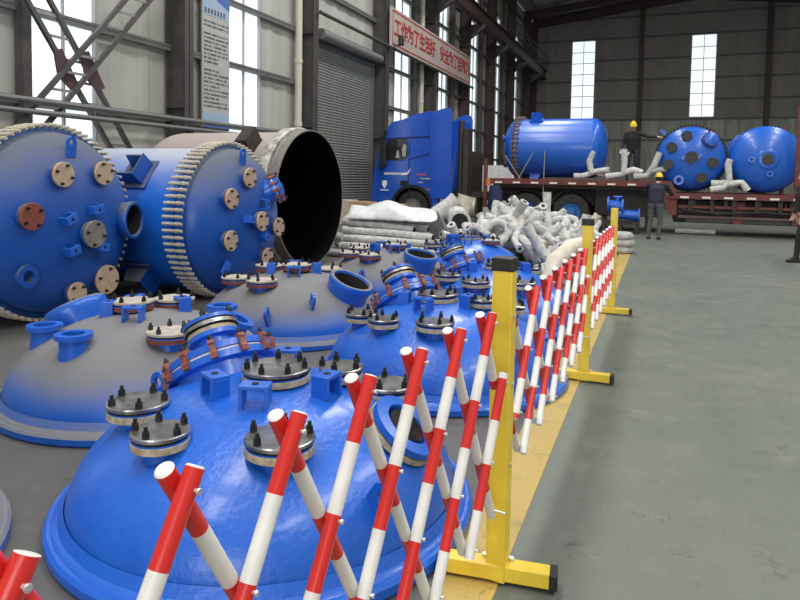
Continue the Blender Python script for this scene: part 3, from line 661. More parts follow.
for nm, x, y in (('timber_chock', -5.95, 8.42), ('timber_chock', -5.95, 10.42), ('timber_chock', -6.6, 6.1), ('timber_chock', -6.5, 5.42), ('timber_chock', -6.7, 4.1)):
    c = MB(); sgn = 1
    c.prism([(-.16, 0), (.16, 0), (.16, .22), (-.02, .14), (-.16, .05)], 1, -.12, .12); o = c.build(nm, M['wood'], None, .008)
    o.location = (x, y, 0); o.rotation_euler = (0, 0, PI / 2 if y in (8.42, 6.1, 4.1) else -PI / 2)
    if y in (6.1,): o.rotation_euler = (0, 0, -PI/2)
    tag(o, 'wooden chock wedged on the floor under the lying tanks', 'chock', 'wooden chocks under the tanks')

# ------------------------------------------------------------------ striped folding barrier
def m_tubeRW(L):
    r = .0158; n = 14; N = 6; mb = MB(); b = L / N
    for i in range(N): mb.lathe([(r, i * b), (r, (i + 1) * b)], n, 0 if i % 2 else 1)
    mb.lathe([(r, L), (r * .8, L + .003), (0, L + .003)], n, 1); mb.lathe([(0, 0), (r, 0)], n, 1)
    return mb.mesh('tube', [M['red'], M['white']])
m_rivet = MB().lathe([(0, -.034), (.004, -.034), (.0035, .018), (.0055, .018), (.005, .021), (0, .022)], 8).mesh('rivet', M['zinc'])
def barrier(label, start, end, pitch, nhalf, ztop, zbot, post, cap=True, foot_yaw=0):
    """scissor lattice in the vertical plane from start to end; post stands at end"""
    b = thing('folding_barrier', label, 'barrier', (start[0], start[1], 0), (0, 0, math.atan2(end[1] - start[1], end[0] - start[0])), 'red and white folding barriers')
    Ltot = math.hypot(end[0] - start[0], end[1] - start[1]); half = pitch / 2; hz = (ztop - zbot) / 3
    ang = math.atan2(half, hz); seg = math.hypot(half, hz); ext = .030; L = 3 * seg + 2 * ext
    me = m_tubeRW(L)
    pts = set()
    def rod(x_top, dirn, lane):
        # dirn +1: goes down towards +x ; clip by the ends
        xb = x_top + dirn * 3 * half
        p_top = Vector((x_top - dirn * ext * math.sin(ang), lane, ztop + ext * math.cos(ang))); p_bot = Vector((xb + dirn * ext * math.sin(ang), lane, zbot - ext * math.cos(ang)))
        d = (p_top - p_bot).normalized(); T = TR(*p_bot) @ d.to_track_quat('Z', 'Y').to_matrix().to_4x4(); put('tube', me, b, T)
        for i in range(4): pts.add((round((x_top + dirn * i * half) / half), i))
        return True
    def short(x_top, dirn, lane, i0, i1):
        p = Vector((x_top + dirn * i0 * half, lane, ztop - i0 * hz)); q = Vector((x_top + dirn * i1 * half, lane, ztop - i1 * hz)); d = (p - q).normalized()
        p += d * ext; q -= d * ext; l = (p - q).length; mb = MB(); bl = L / 6; t = 0; r = .0158; prof0 = i0 * seg
        cuts = [0] + [c for c in [bl * k - prof0 for k in range(1, 7)] if 0.01 < c < l - .01] + [l]
        for a0, a1 in zip(cuts[:-1], cuts[1:]):
            k = int(((a0 + a1) / 2 + prof0) / bl); mb.lathe([(r, l - a1), (r, l - a0)], 14, 0 if k % 2 == 0 else 1)
        mb.lathe([(r, l), (0, l + .002)], 14, 1); mb.lathe([(0, 0), (r, 0)], 14, 1)
        mb.build('tube', [M['red'], M['white']], b, T=TR(*q) @ d.to_track_quat('Z', 'Y').to_matrix().to_4x4())
        for i in range(i0, i1 + 1): pts.add((round((x_top + dirn * i * half) / half), i))
    lo, hi = 0.0, half * nhalf
    for xt in [half * 2 * i for i in range(-3, int(hi / pitch) + 4)]:
        for dirn, lane in ((1, .016), (-1, -.016)):
            xs_ = [xt + dirn * i * half for i in range(4)]; ok = [i for i, v in enumerate(xs_) if lo - 1e-6 <= v <= hi + 1e-6]
            if len(ok) < 2: continue
            if len(ok) == 4: rod(xt, dirn, lane)
            else: short(xt, dirn, lane, ok[0], ok[-1])
    for k, i in pts:
        put('rivet', m_rivet, b, TR(k * half, -.020, ztop - i * hz) @ RX(PI / 2))
    if post:
        p = MB(); w = .060
        loc_ = b.matrix_basis.inverted() @ Vector((post[0], post[1], 0)); px, py = loc_.x, loc_.y
        T = TR(px, py, 0)
        p.box((.0, -.031, .60), (w, .012, 1.18), 0, T); p.box((-w / 2 + .006, .0, .60), (.012, .062, 1.18), 0, T); p.box((w / 2 - .006, 0, .60), (.012, .062, 1.18), 0, T); p.box((0, .031, .60), (w, .012, 1.18), 0, T)
        for zz in (.45, .75, 1.0): p.cyl(T @ Vector((.0, -.045, zz)), T @ Vector((0, -.040, zz)), .008, 8, 1)
        po_ = p.build('post', [M['yellow'], M['zinc']], b, .004)
        if cap:
            c = MB(); c.box((px, py, 1.19), (w + .010, .084, .05)); c.build('post_cap', M['black_plastic'], b, .006)
        F = TR(px, py, 0) @ RZ(foot_yaw)
        f = MB(); f.box((0, 0, .045), (.066, .40, .058), 0, F); ft = f.build('foot', M['yellow'], b, .004)
        for y in (-.205, .205):
            c = MB(); c.box((0, y, .045), (.076, .03, .061), 0, F); c.build('foot_cap', M['black_plastic'], b, .005)
        for y in (-.05, .05):
            c = MB(); c.cyl(F @ Vector((.02, y, .07)), F @ Vector((.02, y, .085)), .011, 6); c.build('foot_bolt', M['zinc'], b)
    return b
barrier('nearest red and white folding barrier ending at the tall foreground post', (-.706, .258), (-.649, .7753), .260, 15, 1.035, .350, (-.513, 2.363), foot_yaw=.22)
barrier('middle red and white folding barrier between the first and second yellow posts', (-.5095, 2.541), (-.4694, 4.8298), .352, 13, 1.0, .379, (-.480, 5.021))
barrier('far red and white folding barrier ending at the third yellow post', (-.475, 5.20), (-.455, 7.50), .345, 13, .985, .350, (-.457, 7.702), cap=False)

# ------------------------------------------------------------------ wrapped pipes
def arc(c, r, a0, a1, n, pl='xz'):
    out = []
    for k in range(n + 1):
        a = a0 + (a1 - a0) * k / n; u, v = r * math.cos(a), r * math.sin(a)
        out.append((c[0] + u, c[1], c[2] + v) if pl == 'xz' else (c[0] + u, c[1] + v, c[2]))
    return out
def lumpy(pts, r, rnd, amp=.13):
    out = []
    for i in range(len(pts)): out.append(r * (1 + rnd.uniform(-amp, amp)))
    out[0] = out[-1] = r * 1.06
    if len(out) > 4: out[1] = out[-2] = r * 1.08
    return out
def resample(pts, step):
    pts = [Vector(p) for p in pts]; out = [pts[0]]
    for a_, b_ in zip(pts[:-1], pts[1:]):
        n = max(1, int((b_ - a_).length / step))
        for k in range(1, n + 1): out.append(a_.lerp(b_, k / n))
    return out
def pipe_mesh(kind, seed):
    rnd = random.Random(seed); mb = MB(); r = .078
    if kind == 'elbow': pts = [(-.38, 0, -.2), (-.22, 0, -.2)] + arc((-.12, 0, .0), .2, -PI / 2, 0, 7) + [(.08, 0, .16), (.08, 0, .30)]
    elif kind == 'bend': pts = [(-.55, 0, -.08), (-.3, 0, -.08)] + arc((-.12, 0, .24), .32, -PI / 2, -PI / 4, 4) + [(.28, 0, .20), (.42, 0, .34)]
    elif kind == 'spool': pts = [(-.48, 0, 0), (.48, 0, 0)]
    elif kind == 'ubend': pts = [(-.2, 0, -.3), (-.2, 0, 0)] + arc((0, 0, 0), .2, PI, 0, 10)[1:] + [(.2, 0, -.26)]
    else: pts = [(-.36, 0, 0), (.36, 0, 0)]
    pts = resample(pts, .09); mb.tube(pts, lumpy(pts, r, rnd), 12)
    if kind == 'tee':
        q = resample([(0, 0, 0), (0, 0, .34)], .09); mb.tube(q, lumpy(q, r, rnd), 12); mb.tube(resample([(0, 0, 0), (.02, .26, 0)], .09), r * .95, 10)
    # darker bore at the two open ends
    for p, d in ((pts[0], pts[0] - pts[1]), (pts[-1], pts[-1] - pts[-2])):
        d = d.normalized(); mb.cyl(p + d * .001, p + d * .006, r * .45, 12, 1)
    return mb
KINDS = {'elbow': 'elbow', 'bend': 'bent pipe', 'spool': 'straight spool', 'ubend': 'return bend', 'tee': 'three way tee'}
PM = {}
for k in KINDS:
    for j, w in enumerate(('wrap', 'wrap', 'wrap_cream', 'wrap_grey')):
        PM[k, j] = pipe_mesh(k, 11 * j + len(k)).mesh('wrapped_' + k, [M[w], M['black']])
rp = random.Random(21)
SHAPE = {'elbow': 'elbow fitting', 'bend': 'bent piece', 'spool': 'straight piece', 'ubend': 'return bend', 'tee': 'tee fitting'}
TONE = ['pale grey', 'pale grey', 'cream', 'dull grey']
def heap_h(x, y):
    u = (x + 2.15) / 1.45; v = (y - 12.2) / 3.0
    return max(0, .78 * (1 - .75 * u * u - .8 * v * v))
n = 0; placed = []
while n < 285:
    x, y = rp.uniform(-3.9, -.85), rp.uniform(9.4, 16.2)
    if math.hypot(x + 2.72, y - 9.75) < 1.12: continue
    if y > 12 and x > -1.25: continue
    h = heap_h(x, y)
    if h <= .02 and rp.random() < .8: continue
    z = max(.10, h * rp.choice((.55, .8, 1.0)) )
    if sum(1 for p in placed if (p[0] - x) ** 2 + (p[1] - y) ** 2 + (p[2] - z) ** 2 < .018) > 0: continue
    placed.append((x, y, z)); k = rp.choice(['elbow', 'elbow', 'elbow', 'bend', 'bend', 'ubend', 'ubend', 'spool', 'tee']); j = rp.choice((0, 0, 1, 1, 2, 3))
    o = put('wrapped_pipe', PM[k, j])
    lowz = z < .2
    rot = Euler((PI / 2 + rp.uniform(-.25, .25), rp.uniform(-.2, .2), rp.uniform(0, 2 * PI))) if lowz else Euler((rp.uniform(-1.3, 1.3), rp.uniform(-.9, .9), rp.uniform(0, 2 * PI)))
    s = rp.uniform(.70, 1.0)
    R3 = rot.to_matrix() * s; zmin = min((R3 @ v.co).z for v in PM[k, j].vertices)
    zz = max(z, -zmin + .003) if not lowz else -zmin + .003
    o.location = (x, y, zz); o.rotation_euler = rot; o.scale = (s, s, s)
    lvl = 'low' if zz < .35 else ('halfway up' if zz < .75 else 'high')
    side = 'by the barrier' if x > -1.4 else ('right of middle' if x > -2.0 else ('left of middle' if x > -2.7 else 'by the long pipes'))
    dep = 'front' if y < 10.9 else ('mid front' if y < 12.2 else ('mid rear' if y < 13.5 else 'rear'))
    tag(o, '%s wrapped %s %s in the heap, %s, %s' % (TONE[j], SHAPE[k], lvl, side, dep), 'pipe', 'wrapped pipe pieces heaped beside the truck'); n += 1
# bigger duct pieces lying on top of the heap's left end
def duct(label, pts, r, wrapm='wrap', endm='black', name='wrapped_duct', flare=1.12):
    mb = MB(); rnd = random.Random(len(label)); p = resample(pts, .16)
    rr_ = [r * (1 + rnd.uniform(-.05, .05)) for _ in p]; rr_[0] = rr_[-1] = r * flare
    mb.tube(p, rr_, 18)
    for a_, d in ((p[0], p[0] - p[1]), (p[-1], p[-1] - p[-2])):
        d = d.normalized(); mb.cyl(a_ + d * .001, a_ + d * .008, r * .82, 18, 1)
    return tag(mb.build(name, [M[wrapm], M[endm]]), label, 'pipe')
duct('large pale pipe with dark open end facing the camera near the truck tank', [(-4.00, 13.75, .55), (-4.35, 14.7, .60)], .22)
duct('thick cream pipe leaning beside the open ended pipe', [(-3.4, 14.3, .52), (-3.05, 14.9, .68)], .2, 'wrap_cream')
duct('white capped pipe behind the open ended pipe', [(-5.2, 15.2, .45), (-4.6, 15.5, .95)], .2)
duct('cream pipe branch standing up by the fuel tank', [(-4.75, 15.9, .1), (-4.5, 16.0, 1.05)], .19, 'wrap_cream')
duct('white pipe sleeve with blue end pointing at the trailer', [(-3.55, 15.8, .42), (-2.75, 16.0, .45)], .21, 'wrap', 'blue')
duct('cream wrapped pipe leaning out of the heap by the second post', [(-1.28, 8.35, .12), (-1.22, 8.55, .45), (-1.05, 8.85, .62), (-.98, 9.25, .60)], .105, 'wrap_cream')
# long wrapped pipes stacked behind the vessel heads
LAYER = ['bottom', 'second', 'third', 'fourth', 'fifth', 'top']; PLACE = ['frontmost', 'second from the front', 'rearmost']
rl2 = random.Random(17)
for lay in range(5):
    for row in range(3):
        y = 10.85 + .17 * row + .085 * lay; z = .075 + .135 * lay; xl = -5.75 + rl2.uniform(-.1, .25) + .03 * lay; xr = -3.55 + rl2.uniform(-.35, .2) - .10 * lay
        p = Vector((xl, y + rl2.uniform(0, .04), z)); q = Vector((xr, y + rl2.uniform(-.05, .03), z * .86 + .01)); mid = (p + q) / 2 + Vector((0, rl2.uniform(-.02, .02), .015))
        duct('long wrapped pipe lying behind the vessel heads, %s layer, %s' % (LAYER[lay], PLACE[row]), [p, mid, q], .066, 'wrap_grey' if (lay * 3 + row) % 4 == 0 else 'wrap', 'black', 'wrapped_duct', 1.05)['group'] = 'long wrapped pipes behind the vessel heads'
for i, (x, y, rz) in enumerate(((-6.0, 10.5, .3), (-5.9, 10.9, 1.2), (-6.1, 11.4, 2.0), (-5.95, 11.2, 2.9))):
    o = put('wrapped_pipe', PM['bend' if i % 2 else 'elbow', 3]); rot = Euler((PI / 2 if i < 2 else .8, 0, rz)); R3 = rot.to_matrix(); zmin = min((R3 @ v.co).z for v in o.data.vertices)
    o.rotation_euler = rot; o.location = (x, y, -zmin + .003 + (.25 if i == 3 else 0)); tag(o, 'dull grey wrapped pipe at the foot of the open tank mouth', 'pipe', 'grey pipes by the open tank')
# plastic sheet thrown over the back of the pipe stack
mb = MB(); NX, NY = 22, 14; rnd = random.Random(5); vs = []
for i in range(NX + 1):
    for j in range(NY + 1):
        u, v = i / NX, j / NY; x = -5.55 + 1.75 * u + .12 * math.sin(7 * v)
        PTH = [(11.12, .70), (11.15, .74), (11.20, .79), (11.36, .86), (11.62, .92), (11.95, .90), (12.3, .70), (12.6, .38), (12.85, .04)]
        f_ = v * (len(PTH) - 1); k_ = min(int(f_), len(PTH) - 2); t_ = f_ - k_; y = PTH[k_][0] * (1 - t_) + PTH[k_ + 1][0] * t_; z = PTH[k_][1] * (1 - t_) + PTH[k_ + 1][1] * t_
        lift = (.10 * math.exp(-((u - .45) / .22) ** 2) - .05 * (u > .8) * (u - .8) * 5) * min(1, v * 4) * min(1, (1 - v) * 3)
        vs.append((x, y, max(.02, z + lift + .02 * math.sin(13 * u + 4 * v) * min(1, 4 * v) + rnd.uniform(-.008, .008))))
mb.add(vs, [(i * (NY + 1) + j, (i + 1) * (NY + 1) + j, (i + 1) * (NY + 1) + j + 1, i * (NY + 1) + j + 1) for i in range(NX) for j in range(NY)], 0, True)
sh = tag(mb.build('plastic_sheet', M['film']), 'white plastic sheet draped over the long wrapped pipes', 'sheet'); so = sh.modifiers.new('thick', 'SOLIDIFY'); so.thickness = .012
# cardboard boxes in front of the cab
def carton(label, c, d, mt, rz=0, bands=()):
    o = thing('cardboard_box', label, 'box', (c[0], c[1], c[2]), (0, 0, rz), 'cardboard boxes in front of the cab')
    MB().box((0, 0, d[2] / 2), d).build('body', M[mt], o, .008)
    MB().box((0, 0, d[2] + .002), (d[0] * .98, .06, .004)).build('tape', M['wood'], o)
    for s in (-1, 1): MB().box((0, s * d[1] * .25, d[2] + .003), (d[0] * .99, d[1] * .46, .004)).build('flap', M[mt], o)
    if bands:
        m_ = MB()
        for x0, w in bands: m_.box((x0, -d[1] / 2 - .002, d[2] * .75), (w, .003, d[2] * .2))
        m_.build('print_panel', M['wood'], o)
carton('brown cardboard box nearest the cab wheel', (-7.75, 18.7, 0), (1.05, .7, .66), 'card', .03, [(-.1, .35), (.35, .2)])
carton('brown cardboard box in the middle of the row', (-8.6, 18.75, 0), (.62, .7, .70), 'card', 0)
carton('pale cardboard box at the shutter end of the row', (-9.1, 18.7, 0), (.42, .6, .74), 'card_pale', .02)
# coils of hose by the third post
for i in range(3):
    mb = MB(); r_ = .19; tr = .075
    pts = [(r_ * math.cos(2 * PI * k / 20), r_ * math.sin(2 * PI * k / 20), 0) for k in range(21)]; mb.tube(pts, tr, 10)
    o = mb.build('wrapped_ring', M['wrap_grey']); o.location = (-.72 + .03 * (i % 2), 14.35, tr + i * tr * 1.9); tag(o, 'grey wrapped ring in the low stack behind the third post, %s' % ['bottom', 'middle', 'top'][i], 'ring', 'stack of wrapped rings')
o = duct('white wrapped pipe lying on the floor beside the stacked rings', [(-2.2, 15.2, .12), (-1.45, 14.7, .12)], .1)

# ------------------------------------------------------------------ truck tractor
TY = 20.0
# image pixel coordinates of the tractor to metres in its near side plane
def CP(x, y): return (-8.85 + (x - 372) / 29.2, .75 + (200 - y) / 31.4)
tk = thing('truck_tractor', 'royal blue truck tractor with tall roof deflector in front of the shutter', 'truck', (0, TY, 0))
arch = [(CP(413, 217)[0] + .66 * math.cos(a), .53 + .66 * math.sin(a)) for a in [math.radians(d) for d in range(10, 171, 16)]]
outline = [CP(371, 200), CP(373, 172), CP(376, 158), CP(381, 138), CP(386, 127), CP(391, 121), CP(401, 118.5), CP(428, 117), CP(431, 150), CP(431, 197)]
cabpoly = [(arch[-1][0], .60), CP(371, 203)] + [CP(371, 196)] + outline[1:-1] + [(CP(431, 0)[0], .62)] + arch
mb = MB(); mb.prism(cabpoly, 1, 0.02, 2.45); cab = mb.build('cab', M['blue_cab'], tk, .05)
mb = MB(); mb.prism([CP(428, 117), CP(436, 110.5), CP(444, 108), CP(449, 108.5), CP(451, 113), CP(452, 198), CP(431.5, 198), CP(431.5, 150)], 1, -.04, .06)
mb.build('side_fairing', M['blue_cab'], tk, .02)
mb = MB(); mb.prism([CP(428, 117), CP(436, 110.5), CP(444, 108), CP(449, 108.5), CP(451, 113), CP(452, 198), CP(431.5, 198), CP(431.5, 150)], 1, 2.38, 2.48); mb.build('side_fairing', M['blue_cab'], tk, .02)
mb = MB(); mb.prism([CP(398, 119), CP(412, 113), CP(428, 110), CP(431, 110), CP(431, 118), CP(398, 119.5)], 1, .2, 2.2); mb.build('roof_deflector', M['blue_cab'], tk, .03)
mb = MB(); mb.prism([CP(384, 159), CP(388, 139), CP(406, 138), CP(408, 141), CP(408, 156), CP(402, 160)], 1, -.012, .03); win = mb.build('side_window', M['glass'], tk)
mb = MB(); mb.prism([CP(396, 158), CP(397, 150), CP(399, 150), CP(400, 157)], 1, -.016, .0); mb.prism([CP(403, 156), CP(402, 149), CP(404, 143), CP(407, 145), CP(406, 156)], 1, -.016, .0); mb.build('seat_back', M['tank_alu'], win)
mb = MB(); mb.prism([CP(381, 170), CP(382, 141), CP(387, 139), CP(388, 165)], 1, -.22, -.06); mb.bar((CP(384, 0)[0], -.08, CP(0, 142)[1]), (CP(384, 0)[0], .1, CP(0, 142)[1]), .05, .05); mb.build('wing_mirror', M['black_plastic'], tk, .02)
mb = MB(); mb.prism([CP(378, 142), CP(385, 129), CP(387, 130), CP(384, 143)], 1, -.03, 2.5); mb.build('sun_visor', M['black_plastic'], tk)
mb = MB(); mb.prism([CP(385, 137.5), CP(431, 135), CP(431, 136.6), CP(385, 139)], 1, .005, .03); mb.build('window_trim', M['cab_dark'], tk)
mb = MB(); mb.prism([CP(409, 158.5), CP(430, 152.5), CP(430, 153.2), CP(409, 159.2)], 1, .0, .03); mb.prism([CP(409, 141), CP(409.8, 141), CP(409.8, 198), CP(409, 190)], 1, .008, .03); mb.build('panel_line', M['cab_dark'], tk)
mb = MB(); wc = CP(413, 217)[0]
pr = [(wc + .72 * math.cos(a), .53 + .72 * math.sin(a)) for a in [math.radians(d) for d in range(8, 173, 12)]] + [(wc + .62 * math.cos(a), .53 + .62 * math.sin(a)) for a in [math.radians(d) for d in range(172, 7, -12)]]
mb.prism(pr, 1, -.03, .55); mb.build('mudguard', M['black_plastic'], tk)
mb = MB(); mb.prism([CP(371, 203), CP(371, 194), CP(394, 194), CP(393, 214), CP(375, 214)], 1, .03, 2.42); mb.build('bumper', M['cab_dark'], tk, .03)
mb = MB(); mb.prism([CP(432, 198), CP(439, 198), CP(439, 219), CP(432, 219)], 1, 0, .35); mb.build('step_panel', M['blue_cab'], tk, .01)
# door handle, decals
mb = MB(); mb.box((CP(405, 0)[0], 0, CP(0, 183)[1]), (.26, .03, .16)); mb.build('door_handle', M['black_plastic'], tk, .02)
mb = MB(); x0, z0 = CP(384, 173.5); k = 0; rl = random.Random(9); xx = x0
while xx < x0 + .72: mb.box((xx + .025, .012, z0), (.05, .02, .075)); mb.box((xx + .045, .012, z0 + .03), (.07, .02, .02)); xx += .075
mb.prism([CP(402, 173), CP(408, 172), CP(411, 168), CP(410.5, 170.5), CP(408, 174.5), CP(402, 175)], 1, .0, .03); mb.build('door_lettering', M['shield'], tk)
mb = MB(); sx, sz = CP(384.7, 184.5); mb.prism([(sx - .08, sz + .12), (sx + .08, sz + .12), (sx + .08, sz - .02), (sx, sz - .14), (sx - .08, sz - .02)], 1, .0, .03); mb.box((sx, .012, sz - .19), (.30, .02, .03)); mb.build('shield_emblem', M['shield'], tk)
mb = MB(); x0, z0 = CP(417, 174); mb.box((x0 + .16, .014, z0), (.36, .014, .05)); mb.box((x0 + .42, .014, CP(0, 189)[1]), (.16, .014, .05)); mb.build('red_print', M['decal_red'], tk)
mb = MB(); mb.box((x0 + .34, .014, CP(0, 178)[1]), (.40, .014, .04)); mb.box((x0 + .14, .014, CP(0, 182)[1]), (.16, .014, .04)); mb.build('white_print', M['tank_alu'], tk)
def wheel_mesh(R, w, rimm):
    mb = MB(); mb.lathe([(R * .58, -w / 2), (R * .9, -w / 2), (R, -w / 2 + .05), (R, w / 2 - .05), (R * .9, w / 2), (R * .58, w / 2)], 40, 0)
    mb.lathe([(R * .58, w / 2 - .01), (R * .52, w / 2 - .09), (R * .30, w / 2 - .10), (R * .24, w / 2 + .02), (0, w / 2 + .03)], 32, 1)
    for k in range(10):
        a = 2 * PI * k / 10; mb.cyl((R * .40 * math.cos(a), R * .40 * math.sin(a), w / 2 - .12), (R * .40 * math.cos(a), R * .40 * math.sin(a), w / 2 - .06), .025, 8, 1)
    mb.lathe([(R * .58, -w / 2 + .01), (0, -w / 2 + .03)], 24, 1)
    return mb.mesh('wheel', [M['rubber'], rimm])
wm = wheel_mesh(.53, .32, M['rim']); wmb = wheel_mesh(.53, .55, M['rim_blue'])
for y in (.20, 2.25): put('wheel', wm, tk, TR(wc, y, .53) @ RX(PI / 2 if y < 1 else -PI / 2))
for x in (-3.78, -2.44):
    for y in (.32, 2.15): put('wheel', wmb, tk, TR(x, y, .53) @ RX(PI / 2 if y < 1 else -PI / 2))
mb = MB()
for y in (.75, 1.65): mb.box((-4.9, y, .92), (6.6, .12, .26))
for x in (-7.4, -5.9, -4.6, -3.1, -1.8): mb.box((x, 1.2, .9), (.12, 1.0, .18))
mb.build('chassis_frame', M['chassis'], tk)
mb = MB(); mb.cyl((CP(440, 0)[0], .35, .55), (CP(474, 0)[0], .35, .55), .33, 24); mb.build('fuel_tank', M['tank_alu'], tk)
for x in (-5.75, -5.3): MB().box((x, .35, .55), (.06, .70, .70)).build('tank_strap', M['chassis'], tk)
mb = MB(); mb.box((-5.75, .5, 1.9), (.16, .5, 2.3)); mb.cyl((-5.95, .4, .9), (-5.95, .4, 3.3), .10, 14); mb.box((-5.8, 1.3, 1.6), (.3, 1.5, 1.5)); mb.build('exhaust_stack', M['chassis'], tk)
mb = MB()
for x in (-3.78, -2.44): mb.tube([(x + .66 * math.cos(a), .30, .53 + .66 * math.sin(a)) for a in [math.radians(d) for d in range(20, 161, 14)]], .05, 6)
mb.build('rear_mudguard', M['black_plastic'], tk)
# ------------------------------------------------------------------ trailer
tl = thing('gooseneck_trailer', 'red brown lowbed trailer carrying the blue vessels', 'trailer', (0, TY, 0))
mb = MB(); mb.box((-2.32, 1.2, 1.45), (5.1, 2.5, .10)); mb.build('upper_deck', M['deck'], tl)
mb = MB(); mb.box((-2.32, -.03, 1.42), (5.1, .05, .17)); mb.box((-2.32, 2.43, 1.42), (5.1, .05, .17)); mb.build('upper_side_rail', M['deck'], tl)
mb = MB(); mb.prism([(.15, 1.49), (.30, 1.49), (.46, 1.16), (.46, .55), (.26, .55), (.05, 1.20)], 1, .0, 2.4); mb.build('gooseneck_step', M['deck'], tl)
mb = MB(); mb.box((4.4, 1.2, 1.13), (8.3, 2.5, .09)); mb.build('lower_deck', M['deck'], tl)
mb = MB(); mb.box((4.4, -.03, 1.10), (8.3, .05, .16)); mb.build('lower_side_rail', M['deck'], tl)
mk_ = MB().box((0, 0, 0), (.22, .012, .05)).mesh('reflector', M['marker'])
for k in range(9): put('reflector', mk_, tl, TR(-4.6 + k * .55, -.062, 1.385))
for k in range(10): put('reflector', mk_, tl, TR(.65 + k * .55, -.062, 1.065))
for z, w, x0, x1 in ((.86, .20, .5, 8.4), (.55, .12, .6, 8.4)):
    mb = MB(); mb.box(((x0 + x1) / 2, .45, z), (x1 - x0, .12, w)); mb.box(((x0 + x1) / 2, 1.95, z), (x1 - x0, .12, w)); mb.build('main_beam', M['chassis'], tl)
for x in (.9, 1.7, 2.5, 3.3, 4.1): MB().box((x, 1.2, .92), (.10, 2.3, .16)).build('cross_member', M['chassis'], tl)
for x in (2.0, 3.4): MB().prism([(x - .18, .95), (x + .18, .95), (x + .10, .35), (x - .10, .35)], 1, .12, .25).build('landing_bracket', M['deck'], tl)
for x in (.8, 1.35, 1.9, 2.45, 3.0, 3.55, 4.1): MB().prism([(x - .05, 1.0), (x + .05, 1.0), (x + .05, .62), (x - .05, .74)], 1, .0, .40).build('outrigger', M['chassis'], tl)
MB().box((4.0, .06, .80), (7.0, .05, .07)).build('side_beam', M['deck'], tl); MB().box((4.0, .10, .66), (7.0, .05, .05)).build('side_beam', M['chassis'], tl); MB().box((4.0, .12, .52), (7.0, .06, .06)).build('side_beam', M['rust_tank'], tl)
for x, w in ((1.1, .5), (2.9, .7)): MB().box((x, .55, .66), (w, .4, .34)).build('tool_box', M['chassis'], tl, .02)
for x in (2.55, 3.15): MB().cyl((x, .16, .45), (x, .16, .95), .035, 8).build('landing_leg', M['deck'], tl)
MB().box((2.2, 1.2, .62), (3.6, 1.8, .55)).build('under_deck_dark_block', M['chassis'], tl)  # added block that makes the open space under the lower deck dark
MB().box((-.85, 1.3, .85), (1.9, 1.7, .80)).build('under_neck_dark_block', M['chassis'], tl, .03)  # added block so the space under the gooseneck reads black
for x in (-1.5, -.3): MB().box((x, .6, .33), (.14, .14, .66)).build('landing_leg', M['chassis'], tl)
MB().box((-2.3, .9, 1.22), (5.0, .14, .30)).build('neck_beam', M['chassis'], tl); MB().box((-2.3, .12, 1.28), (5.0, .06, .10)).build('neck_beam', M['chassis'], tl)
mb = MB(); mb.tube([(.6, .02, .72), (1.5, .0, .62), (2.6, .02, .70), (3.8, 0, .64), (5, 0, .7)], .03, 6); mb.build('air_hose', M['rubber'], tl)
MB().box((2.4, .3, .42), (3.4, .08, .10)).build('side_guard', M['girt'], tl)
for x in (5.2, 6.3, 7.4):
    for y in (.3, 2.1): put('wheel', wmb, tl, TR(x, y, .53) @ RX(PI / 2 if y < 1 else -PI / 2))
for x, y, z0, z1 in ((-5.05, .1, .6, 2.1), (3.36, .05, 1.1, 3.55), (3.36, 2.35, 1.1, 3.2)): MB().box((x, y, (z0 + z1) / 2), (.11, .09, z1 - z0)).build('stake', M['deck'], tl)
mb = MB(); mb.box((-4.92, .0, 1.38), (.12, .12, .22)); mb.build('corner_marker', mat('orange_marker', (0.6, 0.2, 0.06), 0.5), tl)
# cargo
def tvports(): return [('stud_dark', -.17, .30, 1.35), ('stud_dark', .42 - .30, .02, 1.5)]
va = vessel('cargo_vessel', 'blue vessel lying along the trailer with a brown studded ring', (-4.18, TY + 1.12, 1.505 + .965), PI, .965, 2.25, 'blue', 'blue',
       [('stud_dark', .3, .3, 1.2), ('stud_dark', -.35, .2, 1.2), ('stud_dark', .0, -.5, 1.2)], [], [], 44, 'stud_brown', group='vessels carried on the trailer', ring='stud_brown', supports=[(160, -.55), (20, -.55), (250, -.5)])
vb = vessel('cargo_vessel', 'round blue vessel end with dark port covers and toothed ring on the trailer', (.79, TY + .62, 1.18 + .975), -PI / 2, .95, 1.5, 'blue', 'blue',
       [('stud_dark', -.14, .62, 1.4), ('stud_dark', -.52, .30, 1.4), ('stud_dark', .0, .02, 1.6), ('stud_dark', -.60, -.18, 1.4), ('stud_dark', .55, -.12, 1.4), ('stud_dark', .28, -.55, 1.4), ('open', -.30, -.62, 1.4), ('lidded', .46, .50, 25, .19)],
       [(-.2, 0, .5), (.22, .05, .5)], [(-.72, .72)], 60, 'stud_dark', group='vessels carried on the trailer', ring='stud_dark')
vc = vessel('cargo_vessel', 'blue vessel with one large bottom outlet beside the trailer stake', (2.68, TY + .72, 1.18 + .955), -PI / 2, .93, .2, 'blue', 'blue', [], [], [], 4, 'blue' if False else 'stud_dark', group='vessels carried on the trailer')
for c in list(vc.children): bpy.data.objects.remove(c)
vc.scale = (.935, .935, 1)
prof = [(0, .55)] + [(.98 * math.sin(t), .12 + .43 * math.cos(t)) for t in [PI / 2 * k / 16 for k in range(1, 17)]] + [(.98, -1.35), (1.02, -1.36), (1.02, -1.5), (.9, -1.5)] + [(.9 * math.cos(t), -1.5 - .4 * math.sin(t)) for t in [PI / 2 * k / 8 for k in range(1, 8)]] + [(0, -1.9)]
MB().lathe(prof, 64).build('shell', M['blue'], vc)
n_ = MB().lathe([(.30, .44), (.30, .54), (.27, .56), (.20, .56), (.19, .50), (0, .50)], 32, seg=[0, 0, 0, 0, 1]).build('outlet_ring', [M['blue'], M['cab_dark']], vc)
